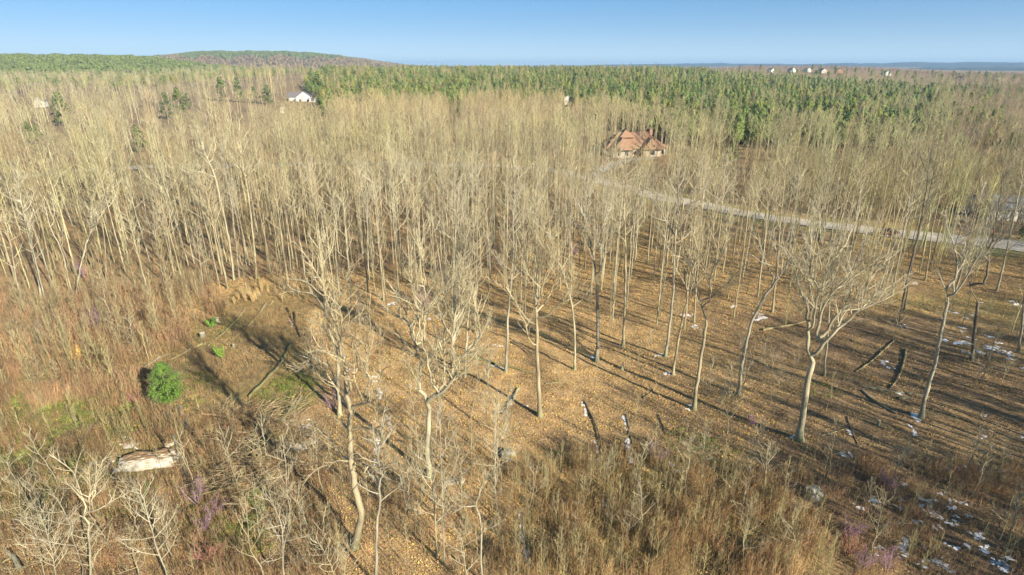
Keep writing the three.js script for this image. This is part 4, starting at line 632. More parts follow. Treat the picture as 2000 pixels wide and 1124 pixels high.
{
  const p = spot(1240, 306), t = base('brown_roofed_house', V(p.x, heightAt(p.x, p.z) - 0.3, p.z - 8), 0.1), roofC = [0.32, 0.195, 0.125], wallC = [0.54, 0.48, 0.38];
  tag(t, 'long beige house with an orange brown hipped roof beyond the road', 'house');
  const w = new MB(); w.box(0, 1.9, 0, 27, 3.8, 13, wallC); w.box(-7, 1.9, 8, 9, 3.8, 5, wallC); w.box(6.5, 1.9, 7.5, 8, 3.8, 4, wallC); mesh('wall', w.geo(), M.wall, t);
  const roof = (W, D, h, rg, x, y, z, turn = 0) => { const m = mesh('roof', hipRoof(W, D, h, rg, roofC).geo(), M.wall, t); m.position.set(x, y, z); m.rotation.y = turn; return m; };
  roof(28.6, 14.8, 6.2, 13, 0, 3.9, 0); roof(12, 10.2, 4.6, 5, -7, 3.93, 6.2, Math.PI / 2); roof(11, 9.4, 4.2, 4, 6.5, 3.96, 5.6, Math.PI / 2); roof(9, 7, 3, 2.5, -3.5, 8.3, -0.5, Math.PI / 2);
  windowPart(t, -8.7, 2, 10.56, 1.6, 1.8); windowPart(t, -5.4, 2, 10.56, 1.6, 1.8); windowPart(t, 6.5, 2, 9.56, 2.6, 1.9); windowPart(t, 11.9, 2, 6.56, 1.8, 2.2); windowPart(t, 13.56, 2, 2.5, 2.2, 1.8, Math.PI / 2); windowPart(t, 13.56, 2, -3, 1.6, 1.8, Math.PI / 2);
  const d = new MB(); d.box(0, 1.15, 6.56, 1.3, 2.3, 0.12, [0.16, 0.09, 0.06]); mesh('door', d.geo(), M.paint, t);
  const c = new MB(); c.box(9, 9.5, -2, 1.3, 3.4, 1.1, [0.36, 0.22, 0.16]); mesh('chimney', c.geo(), M.wall, t);
}
function simpleHouse(name, x, y, z, turn, label, w, d, wallH, roofH, wallC, roofC, kind = 'house', porch) {
  const t = base(name, V(x, y, z), turn); tag(t, label, kind);
  const b = new MB(); b.box(0, wallH / 2, 0, w, wallH, d, wallC); mesh('wall', b.geo(), M.wall, t);
  const [r, e] = gable(w, d, roofH, roofC, wallC), rm = mesh('roof', r.geo(), M.wall, t), em = mesh('gable_wall', e.geo(), M.wall, t); rm.position.y = em.position.y = wallH;
  for (const s of [-1, 1]) windowPart(t, s * w * 0.24, wallH * 0.6, d / 2 + 0.04, w * 0.14, wallH * 0.32);
  if (porch) { const [pr, pe] = gable(porch[0], porch[1], porch[2], roofC, wallC), g = new MB(); g.box(0, wallH * 0.4, 0, porch[0], wallH * 0.8, porch[1], wallC); const q = mesh('porch', g.geo(), M.wall, t); q.position.set(porch[3], 0, d / 2 + porch[1] / 2); const a = mesh('roof', pr.geo(), M.wall, q); a.position.y = wallH * 0.8; const c = mesh('gable_wall', pe.geo(), M.wall, q); c.position.y = wallH * 0.8; }
  return t;
}
const bearing = (px, d) => { const az = Math.atan((px - 1000) / FOCAL * CP); return [Math.sin(az) * d, -Math.cos(az) * d]; };
const WHITE = [0.6, 0.6, 0.6], SLATE = [0.16, 0.155, 0.165];
{
  let [x, z] = bearing(588, 600); const t = simpleHouse('white_gabled_house', x, heightAt(x, z) - 3.2, z, 0.12, 'white gabled house with a dark grey roof among trees, upper left', 15, 14, 6.5, 5.2, WHITE, SLATE, 'house', [7, 5, 3.4, 9]);
  const hr = mesh('side_roof', hipRoof(18, 11, 4.6, 12, SLATE).geo(), M.wall, t); hr.position.set(-9, 6.55, -3); const sw = new MB(); sw.box(-11, 3.2, -3, 7, 6.4, 10, WHITE); mesh('side_wall', sw.geo(), M.wall, t);
  [x, z] = bearing(57, 640); simpleHouse('small_white_house', x, heightAt(x, z) + 1, z, 0.3, 'tiny white gabled house far off at the upper left edge', 7, 8, 4.5, 4, WHITE, SLATE);
  [x, z] = bearing(541, 500); simpleHouse('shed', x, heightAt(x, z), z, 0.2, 'small pale shed left of the white gabled house', 5, 5, 3.4, 1.6, [0.6, 0.57, 0.5], [0.5, 0.47, 0.43], 'shed');
  [x, z] = bearing(1110, 500); simpleHouse('pale_cabin', x, heightAt(x, z) + 4, z, 0.1, 'lone small cream coloured cabin between buff trees and pines', 6, 6, 5.5, 1.8, [0.52, 0.47, 0.38], [0.5, 0.45, 0.38], 'cabin');
  const rp = spot(2035, 446); simpleHouse('grey_roofed_house', rp.x + 2, heightAt(rp.x, rp.z), rp.z - 12, 1.35, 'low house with a slate blue roof cut by the right edge', 13, 17, 3, 2.6, [0.7, 0.69, 0.66], [0.2, 0.225, 0.28]);
  [[1508, 'leftmost white house of the row on the far brown ridge', WHITE, SLATE], [1548, 'second white house from the left on the far brown ridge', WHITE, SLATE], [1578, 'third white house from the left on the far brown ridge', WHITE, [0.3, 0.28, 0.27]], [1609, 'dark roofed tan house right of the white ones on the far ridge', [0.5, 0.42, 0.34], SLATE], [1642, 'low reddish house in the middle of the far brown ridge', [0.42, 0.22, 0.17], [0.3, 0.18, 0.15]], [1735, 'small pale house alone among bare trees on the far ridge', WHITE, [0.35, 0.33, 0.32]], [1884, 'dark blue grey house on the far ridge near the blue lowland', [0.2, 0.24, 0.32], [0.1, 0.11, 0.14]], [1958, 'big dark roofed white house at the far right end of the ridge', WHITE, SLATE], [1990, 'orange brown house at the far right edge of the ridge', [0.6, 0.36, 0.24], [0.46, 0.26, 0.18]]].forEach(([px, label, a, b], k) => { const [X, Z] = bearing(px, 1270 + 40 * (k % 3)); simpleHouse('ridge_house', X, heightAt(X, Z), Z, R(-0.5, 0.5), label, R(10, 14), R(9, 12), 4.6, 3.8, a, b); });
}
{
  const p = spot(1735, 462), t = base('parked_car', V(p.x, p.y + 0.2, p.z), 0.28); tag(t, 'dark red car on the grey road glimpsed through the oak twigs', 'car');
  const side = new THREE.Shape(); [[-2.3, 0.45], [-2.3, 0.95], [-1.35, 1.02], [1.45, 1.05], [2.25, 1.0], [2.3, 0.5]].forEach(([a, b], k) => k ? side.lineTo(a, b) : side.moveTo(a, b)); side.closePath();
  const top = new THREE.Shape(); [[-1.25, 1.0], [-0.6, 1.52], [0.9, 1.55], [1.6, 1.03]].forEach(([a, b], k) => k ? top.lineTo(a, b) : top.moveTo(a, b)); top.closePath();
  const ext = (s, d, c) => { const m = new MB(), g = new THREE.ExtrudeGeometry(s, { depth: d - 0.16, bevelEnabled: true, bevelSize: 0.07, bevelThickness: 0.08, bevelSegments: 2 }); m.add(g, 0, 0, -(d - 0.16) / 2, c); return m.geo(); };
  mesh('body', ext(side, 1.8, [0.075, 0.012, 0.014]), M.paint, t); mesh('cabin', ext(top, 1.5, [0.07, 0.012, 0.013]), M.paint, t);
  for (const s of [-1, 1]) { const g = new THREE.BoxGeometry(1.5, 0.34, 0.03), m = mesh('side_window', g, M.glass, t); m.position.set(0.15, 1.28, s * 0.85); }
  for (const [a, b] of [[-1.4, 0.8], [1.4, 0.8], [-1.4, -0.8], [1.4, -0.8]]) { const m = new MB(), g = new THREE.CylinderGeometry(0.34, 0.34, 0.22, 16); g.rotateX(Math.PI / 2); m.add(g, 0, 0, 0, [0.02, 0.02, 0.02]); const w = mesh('wheel', m.geo(), M.paint, t); w.position.set(a, 0.34, b); const h = new MB(), g2 = new THREE.CylinderGeometry(0.19, 0.19, 0.24, 12); g2.rotateX(Math.PI / 2); h.add(g2, 0, 0, 0, [0.4, 0.4, 0.42]); mesh('rim', h.geo(), M.paint, w); }
  const box = (px, py, w, h, c, label) => { const q = spot(px, py), g = base('utility_box', V(q.x, q.y, q.z), 0.4), b = new MB(), l = new MB(); tag(g, label, 'utility box'); b.box(0, h / 2, 0, w, h, w * 0.9, c); l.box(0, h + 0.04, 0, w + 0.1, 0.1, w, c); mesh('body', b.geo(), M.paint, g); mesh('lid', l.geo(), M.paint, g); const d = new MB(); d.box(-0.05, h * 0.5, w * 0.46, w * 0.7, h * 0.7, 0.04, [0.05, 0.07, 0.06]); mesh('door', d.geo(), M.paint, g); };
  box(1588, 464, 1.3, 1.2, [0.42, 0.5, 0.42], 'pale green utility box with a dark door beside the road'); box(1054, 348, 0.7, 1.1, [0.5, 0.58, 0.48], 'small pale green utility box near the road bend');
  const q = spot(1935, 456), om = new MB(), gb = new THREE.SphereGeometry(0.42, 14, 10); om.add(gb, 0, 0.4, 0, [0.72, 0.2, 0.05]); const ball = base('orange_ball', q); tag(ball, 'small bright orange round float lying beyond the road at right', 'ball'); mesh('float', om.geo(), M.paint, ball);
}

// ------------------------------------------------------------------ fallen trunks, stumps, rocks
function log(from, to, r, bark, label, o = {}) {
  const a = spot(...from), b = spot(...to), n = Math.max(4, Math.round(a.distanceTo(b) / 0.6)), pts = [], t = base('fallen_log', a), bow = R(-0.05, 0.05); tag(t, label, 'log');
  for (let k = 0; k <= n; k++) { const f = k / n, s = Math.sin(Math.PI * f) * bow, x = mix(a.x, b.x, f) + (b.z - a.z) * s, z = mix(a.z, b.z, f) - (b.x - a.x) * s; pts.push(V(x, Math.max(heightAt(x, z), mix(a.y, b.y, f) - 0.1) + r * (o.up ?? 0.75), z).sub(a).add(V(R(-1, 1) * r * 0.3, 0, R(-1, 1) * r * 0.3))); }
  const m = new MB(), lr = taper(pts.length, r, r * (o.thin ?? 0.5)).map(v => v * R(0.82, 1.15)); m.tube(pts, lr, 9, barkColor(bark, 0.6)); mesh('stem', m.geo(), M.bark, t);
  if (o.stubs) for (let k = 0; k < o.stubs; k++) { const i = 1 + Math.floor(rnd() * (n - 1)), s = new MB(); const br = shoot(pts[i], V(R(-1, 1), R(0.05, 0.8), R(-1, 1)).normalize(), R(0.7, o.long ?? 2.2), 4, 0.02, 0.22); s.tube(br, taper(br.length, r * 0.3, 0.015), 5, barkColor(bark, 0.4)); mesh('branch', s.geo(), M.twig, t); }
}
const TAN = [0.46, 0.35, 0.21], ASH = [0.40, 0.36, 0.29], ROT = [0.36, 0.26, 0.16], MOSS = [0.33, 0.28, 0.14];
log([478, 605], [406, 677], 0.17, TAN, 'straight felled pole, left of two parallel ones in the clearing'); log([519, 594], [440, 675], 0.2, TAN, 'straight felled pole, right of two parallel ones in the clearing'); log([534, 590], [521, 604], 0.13, TAN, 'short felled pole end beside the right parallel pole');
log([568, 676], [487, 778], 0.27, MOSS, 'thick mossy fallen trunk crossing the right of the clearing', { thin: 0.7 }); log([590, 780], [440, 985], 0.3, MOSS, 'long mossy trunk fallen below the clearing toward the purple shrubs', { thin: 0.6, stubs: 9, long: 4 });
log([395, 674], [335, 704], 0.18, TAN, 'pale split log lying left of the parallel poles', { stubs: 2 }); log([312, 698], [270, 726], 0.14, ASH, 'thin log beyond the little cedar', { stubs: 3 }); log([181, 832], [124, 896], 0.2, TAN, 'tan log in the brown brush at far left', { stubs: 3 }); log([329, 808], [370, 946], 0.17, ASH, 'grey pole lying down the slope past the pale rock ledge', { up: 1.6 }); log([350, 802], [366, 840], 0.36, ASH, 'short thick grey log below the little cedar', { thin: 0.9 });
log([842, 686], [1045, 733], 0.2, MOSS, 'long fallen pole behind the forked tree', { stubs: 4 }); log([868, 700], [975, 722], 0.15, TAN, 'second fallen pole just below the long one'); log([896, 697], [958, 690], 0.12, TAN, 'third shorter fallen pole crossing the other two'); log([1003, 671], [1044, 698], 0.13, ASH, 'pale dead limb against the tan fan shaped tree', { up: 3 }); log([1066, 751], [1122, 748], 0.1, TAN, 'thin pale pole on the orange leaves right of the tan fan tree', { stubs: 2 }); log([1012, 760], [982, 811], 0.16, ASH, 'grey log with snow on it left of the tan fan tree foot');
log([1141, 784], [1178, 915], 0.11, ROT, 'long rotten log with snow along its left side, bottom centre right', { thin: 0.6 }); log([1223, 812], [1238, 880], 0.11, ROT, 'dark rotten log with snow beside the pink redbud'); log([1286, 812], [1300, 850], 0.1, ROT, 'small dark log above the pink redbud'); log([1256, 780], [1280, 760], 0.12, ROT, 'small dark broken limb on leaves in front of the snowy trunks', { stubs: 3 });
log([1769, 684], [1740, 762], 0.16, [0.42, 0.30, 0.19], 'big broken rotten trunk between the spreading oak and the leaning grey tree', { thin: 0.6, up: 1.0 }); log([1748, 665], [1672, 728], 0.15, TAN, 'bent tan limb left of the big broken rotten trunk'); log([1689, 757], [1808, 774], 0.14, ASH, 'long grey branch below the big broken rotten trunk', { stubs: 4, long: 2.5 }); log([1684, 764], [1752, 810], 0.16, ASH, 'grey pole slanting down from the grey branch'); log([1756, 779], [1782, 781], 0.16, ASH, 'short grey piece below the grey branch'); log([1655, 815], [1677, 872], 0.09, ROT, 'dark log right of the foot of the spreading oak'); log([1490, 647], [1576, 629], 0.2, TAN, 'tan log behind the leaning dark crowned tree'); log([1020, 1005], [1036, 1112], 0.13, ROT, 'rotten log with snow at the bottom edge'); log([1605, 852], [1655, 838], 0.08, TAN, 'thin pale stick right of the foot of the spreading oak');
log([42, 1122], [6, 1076], 0.22, ASH, 'grey broken trunk in the bottom left corner', { up: 2 }); log([30, 1086], [4, 1102], 0.14, TAN, 'short split tan log in the bottom left corner'); log([560, 1006], [620, 990], 0.16, MOSS, 'forked pale log left of the nearest thick crooked tree', { stubs: 2 }); log([662, 578], [735, 545], 0.12, TAN, 'thin log in the shadows behind the slim pale trunk'); log([575, 612], [586, 660], 0.18, [0.06, 0.045, 0.035], 'charred black log at the right rim of the clearing'); log([560, 604], [572, 632], 0.18, [0.05, 0.04, 0.035], 'charred black log with snow at the top right of the clearing'); log([1215, 980], [1250, 900], 0.14, MOSS, 'mossy low log in the olive thicket', { up: 1.2 });
function stump(px, py, r, h, label) { const p = spot(px, py), t = base('stump', p), m = new MB(), c = barkColor([0.5, 0.44, 0.34]); tag(t, label, 'stump'); m.tube([V(0, -0.2, 0), V(0, 0.12, 0), V(0.02, h * 0.6, 0), V(0.03, h, 0.01)], [r * 1.45, r * 1.2, r, r * 0.95], 10, c, 0.15); mesh('trunk', m.geo(), M.bark, t); const k = new THREE.CylinderGeometry(r * 0.93, r * 0.93, 0.03, 12), q = new MB(); q.add(k, 0.03, h + 0.01, 0.01, [0.6, 0.5, 0.36]); mesh('cut_top', q.geo(), M.twig, t); }
stump(423, 632, 0.42, 0.9, 'pale stump beside the small bright seedling in the clearing'); stump(396, 660, 0.4, 0.8, 'pale stump at the left of the parallel poles'); stump(456, 679, 0.16, 0.5, 'small white stump between the parallel poles and the mossy trunk'); stump(1215, 722, 0.26, 0.6, 'low stump on leaves below the straight dark banded trunk'); stump(1715, 832, 0.15, 0.7, 'thin pale stump right of the foot of the spreading oak'); stump(505, 577, 0.3, 0.4, 'low whitish stump behind the dry yellow grass');
function rock(px, py, sx, sy, sz, turn, label, moss = 0.3, pale = [0.50, 0.475, 0.40], e = 2.7, lo = 0.6) {
  const p = spot(px, py), g = new THREE.IcosahedronGeometry(1, 10), a = g.attributes.position, s = R(0, 50), col = [], m = new MB();
  for (let k = 0; k < a.count; k++) { let x = a.getX(k), y = a.getY(k), z = a.getZ(k); const q = Math.pow(Math.abs(x) ** e + Math.abs(y) ** e + Math.abs(z) ** e, -1 / e), f = q * (1 + 0.24 * noise(x * 1.7 + s, y * 1.7, z * 1.7) + 0.1 * noise(x * 5 + s, y * 5, z * 5) + 0.05 * noise(x * 13, y * 13 + s, z * 13)); a.setXYZ(k, x * f * sx, y * f * sy, z * f * sz); }
  g.computeVertexNormals(); const n = g.attributes.normal;
  for (let k = 0; k < a.count; k++) { const u = smooth(lo, lo + 0.25, n.getY(k)), t = noise(a.getX(k) * 2 + s, a.getY(k) * 2, a.getZ(k) * 2), f = 0.85 + 0.5 * t; let c = pale.map(v => v * f); c = mixC(c, [0.34, 0.29, 0.06], smooth(0.1, 0.35, noise(a.getX(k) * 1.3, a.getY(k) * 2.2 + s, a.getZ(k) * 1.3)) * moss); const lf = 0.75 + 0.8 * noise(a.getX(k) * 4, a.getZ(k) * 4, s); c = mixC(c, [0.36 * lf, 0.22 * lf, 0.105 * lf], u * (moss > 0.5 ? 0.15 : 0.95)); col.push(...c); }
  g.setAttribute('color', new THREE.Float32BufferAttribute(col, 3)); const t = base('rock', V(p.x, p.y, p.z), turn); tag(t, label, 'rock'); mesh('stone', g, M.rock, t).position.y = sy * 0.35;
}
rock(294, 906, 2.8, 0.9, 1.1, 0.2, 'long pale rock ledge with a leaf covered top at lower left', 0.2, [0.52, 0.495, 0.425], 2.8, 0.72); rock(330, 868, 0.6, 0.3, 0.5, 0.4, 'small pale outcrop above the long rock ledge', 0.4); rock(582, 880, 0.95, 0.55, 0.7, 0.5, 'mossy boulder left of the nearest thick crooked tree', 0.9); rock(563, 872, 0.65, 0.5, 0.6, 1.2, 'pale angular boulder touching the mossy one', 0.35); rock(600, 866, 0.9, 0.45, 0.6, 0.1, 'flat pale slab above the mossy boulder', 0.5); rock(992, 892, 0.75, 0.6, 0.6, 0.3, 'mossy boulder right of the straight twin stems', 0.8); rock(1587, 970, 0.85, 0.7, 0.7, 0.5, 'grey boulder in the dark brush below the spreading oak', 0.6, [0.42, 0.42, 0.36]); rock(252, 872, 0.5, 0.4, 0.45, 0.9, 'grey boulder at the left end of the long rock ledge', 0.3, [0.45, 0.44, 0.42]); rock(668, 700, 0.5, 0.3, 0.4, 0.3, 'low mossy stone behind the crooked stubbed tree', 0.9); rock(886, 945, 1.0, 0.3, 0.3, 0.2, 'low pale stone with moss at the foot of the big forked tree', 0.7);

// ------------------------------------------------------------------ shrubs, grass tufts, seedlings
function shrub(name, px, py, h, w, stem, tip, label, o = {}) {
  const p = spot(px, py), t = base(name, p, 0), wood = new MB(), fine = new MB(), fl = new MB(); tag(t, label, o.category ?? 'shrub', o.group);
  for (let k = 0; k < (o.stems ?? 6); k++) {
    const a = R(0, 6.28), b = shoot(V(R(-0.12, 0.12), -0.05, R(-0.12, 0.12)), V(Math.cos(a) * w / h, R(0.8, 1.2), Math.sin(a) * w / h).normalize(), h * R(0.7, 1.1), 6, 0.06, 0.14), br = taper(b.length, h * 0.011 + 0.006, 0.01);
    wood.tube(b, br, 4, stem); sprout(wood, fine, b, br, 1, { gap: [0, 0.24, 0.17, 0.2], least: [0, 0.4, 0.22, 0.2], lift: 0.2, wob: 0.2, twig: 0.009, bark: stem, tip: tipColor(tip, stem), deep: 2, bare: 0.25 });
    if (o.flowers) for (let q = 0; q < o.flowers; q++) { const i = 2 + Math.floor(rnd() * (b.length - 2)), f = R(0.7, 1.3), n = V(R(-1, 1), R(-1, 1), R(-1, 1)).normalize(); fl.leaf(b[i].clone().addScaledVector(n, R(0.05, h * 0.2)), n, o.petal ?? 0.08, tip.map(v => v * f)); }
  }
  mesh('stems', wood.geo(), M.twig, t); tag(mesh('twigs', fine.geo(), M.twig, t), null, null, null, 'stuff'); if (fl.size) mesh(o.flowerName ?? 'blossom', fl.geo(), M.leaf, t); triangles += wood.size + fine.size + fl.size;
}
const PINK = [0.42, 0.21, 0.38], BUDSTEM = [0.30, 0.22, 0.22];
[[1285, 905, 3.2, 2.0, 'largest purple pink redbud shrub, at bottom right of centre'], [192, 650, 4.5, 1.8, 'tall pale pink redbud at the far left edge of the brush'], [650, 802, 2.4, 1.1, 'purple redbud behind the nearest thick crooked tree'], [388, 990, 3, 1.3, 'mauve redbud below the long rock ledge'], [425, 1010, 2, 1.0, 'small mauve redbud beside the long mossy trunk'], [398, 1040, 1.8, 0.9, 'low mauve redbud in the bottom left brush'], [1735, 962, 2.4, 1.4, 'purple redbud in the dark brush at lower right'], [1655, 1050, 2.8, 1.6, 'purple redbud in the lowest right brush'], [1676, 1112, 2.2, 1.0, 'bright pink redbud at the bottom edge right'], [1732, 1118, 2.2, 1.0, 'slanting pink redbud stem at the bottom edge, right of the bright one'], [832, 612, 5, 2.2, 'faint pink redbud veiled by the limbs of the forked tree'], [168, 545, 4, 1.6, 'dim pink redbud behind the V of two white trunks'], [1468, 832, 1.4, 0.8, 'tiny pink redbud on leaves left of the spreading oak foot'], [1118, 505, 4, 2, 'dull pink redbud behind the grey double stemmed tree']].forEach(([x, y, h, w, l]) => shrub('redbud', x, y, h, w, BUDSTEM, PINK, l, { flowers: 60, petal: 0.055, stems: 7 }));
shrub('red_shrub', 412, 1098, 2.8, 1.6, [0.34, 0.17, 0.13], [0.38, 0.15, 0.13], 'red stemmed bush at the bottom left of centre', { stems: 12 }); shrub('red_shrub', 1500, 1105, 2.6, 1.5, [0.40, 0.22, 0.13], [0.44, 0.22, 0.14], 'orange red bush at the bottom, right of centre', { stems: 11 }); shrub('red_shrub', 270, 792, 2.4, 1.1, [0.33, 0.18, 0.14], [0.36, 0.18, 0.15], 'reddish bush left of the little cedar', { stems: 8 }); shrub('red_shrub', 1655, 1085, 2.2, 1.2, [0.38, 0.2, 0.14], [0.4, 0.2, 0.15], 'orange red bush among pink redbuds at lower right', { stems: 9 });
shrub('ochre_shrub', 154, 712, 2.6, 0.9, [0.42, 0.32, 0.18], [0.55, 0.33, 0.09], 'ochre leaved young beech in the brown brush at left', { flowers: 120, petal: 0.17, flowerName: 'leaves', stems: 5 });
shrub('green_seedling', 414, 640, 1.6, 0.7, [0.25, 0.22, 0.10], [0.14, 0.27, 0.04], 'bright green seedling beside a pale stump in the clearing', { flowers: 160, petal: 0.15, flowerName: 'leaves', category: 'seedling' }); shrub('green_seedling', 433, 700, 1.9, 0.5, [0.25, 0.22, 0.10], [0.17, 0.29, 0.04], 'bright green seedling below the parallel poles', { flowers: 160, petal: 0.14, flowerName: 'leaves', category: 'seedling' });
{
  const tuft = new MB(); for (let k = 0; k < 70; k++) { const a = R(0, 6.28), r = R(0, 0.17), h = R(0.7, 2.0), l = R(0.05, 0.42), c = [0.56, 0.43, 0.20].map(v => v * R(0.75, 1.2)); tuft.tube([V(Math.cos(a) * r, -0.05, Math.sin(a) * r), V(Math.cos(a) * (r + l * 0.3), h * 0.6, Math.sin(a) * (r + l * 0.3)), V(Math.cos(a) * (r + l), h, Math.sin(a) * (r + l))], [0.009, 0.008, 0], 3, c); }
  const g = tuft.geo(); let src = null;
  for (const [x, y, s] of [[458, 594, 0.9], [466, 586, 1.1], [474, 580, 1.2], [480, 588, 1.1], [487, 583, 1.3], [494, 590, 1.2], [500, 584, 1], [505, 578, 1], [512, 568, 1.2], [519, 566, 1.3], [524, 570, 1], [540, 556, 1], [553, 590, 0.9], [562, 556, 0.8], [500, 565, 1], [575, 566, 1], [592, 566, 0.9], [470, 574, 0.9], [1320, 452, 1], [1345, 446, 1]]) {
    const clearing = x < 700, l = clearing ? 'upright tuft of dry yellow broom grass at the back of the log clearing' : 'dry yellow grass tuft near the road', gr = clearing ? 'dry yellow grass tufts of the clearing' : 'dry yellow grass tufts near the road', p = spot(x, y);
    if (!src) { src = base('grass_tuft', p); src.userData.baseName = 'grass_tuft'; tag(src, l, 'grass tuft', gr); mesh('blades', g, M.twig, src); src.scale.setScalar(s); } else copyOf(src, p, R(0, 6), [s * R(0.8, 1.3), s, s * R(0.8, 1.3)], l, gr);
  }
}


{
  const ledgeAt = spot(294, 906), proto = [], src = []; for (let k = 0; k < 6; k++) proto.push(forestTree({ h: R(5, 8), r: R(0.04, 0.065), sides: 5, limbs: 10, from: R(0.2, 0.4), reach: R(0.26, 0.4), rise: R(-0.1, 0.25), lean: 0.12, wob: 1.5, bark: BARK[['warm', 'grey', 'pale'][k % 3]].map(v => v * 0.86), tip: TIP.buff, gap: [0, 0.5, 0.34, 0.34], twig: 0.007, deep: 3 }));
  triangles += proto.reduce((a, g) => a + g.size, 0);
  const word = ['tan', 'greyish', 'pale buff'], place = (poly, n, near, group) => scatter(poly, n, (x, z) => {
    if (Math.hypot(x - ledgeAt.x, z - ledgeAt.z - 4) < 6) return;
    const k = Math.floor(rnd() * 6), sc = R(0.5, 1.1), p = V(x, heightAt(x, z) - 0.05, z), l = `${sc > 0.9 ? 'tall' : sc > 0.7 ? 'middling' : 'low'} ${word[k % 3]} leafless sapling ${near}`;
    if (!src[k]) { src[k] = asThing('sapling', p, proto[k], `tall ${word[k % 3]} leafless sapling ${near}`, 'sapling', group); src[k].rotation.y = R(0, 6); } else copyOf(src[k], p, R(0, 6.28), [sc * R(0.9, 1.2), sc, sc * R(0.9, 1.2)], l, group);
  });
  place([[0, 960], [160, 930], [240, 1000], [240, 1110], [0, 1110]], 12, 'around the many armed tree at lower left', 'saplings at lower left'); place([[250, 960], [420, 940], [420, 1110], [250, 1110]], 9, 'below the long rock ledge', 'saplings below the rock ledge'); place([[430, 900], [600, 850], [640, 960], [640, 1110], [430, 1110]], 16, 'between the purple shrubs and the nearest thick tree', 'saplings left of the nearest thick tree'); place([[590, 640], [720, 620], [760, 760], [620, 800]], 9, 'around the crooked stubbed tree', 'saplings around the crooked tree'); place([[720, 780], [1000, 760], [1000, 930], [720, 930]], 14, 'on orange leaves around the big forked tree', 'saplings around the forked tree'); place([[700, 940], [990, 940], [980, 1110], [700, 1110]], 18, 'at bottom centre in front of the forked tree', 'saplings at bottom centre'); place([[20, 640], [220, 600], [330, 640], [230, 760], [20, 780]], 16, 'in the reddish brush left of the clearing', 'saplings in the left brush'); place([[1180, 880], [1540, 900], [1540, 1110], [1100, 1110]], 14, 'in the olive thicket at the bottom', 'saplings in the olive thicket'); place([[1560, 900], [1980, 900], [1980, 1110], [1600, 1110]], 10, 'among snow patches at lower right', 'saplings at lower right'); place([[1250, 620], [1960, 640], [1960, 820], [1300, 820]], 14, 'on the leafy slope around the spreading oak', 'saplings around the spreading oak');
}
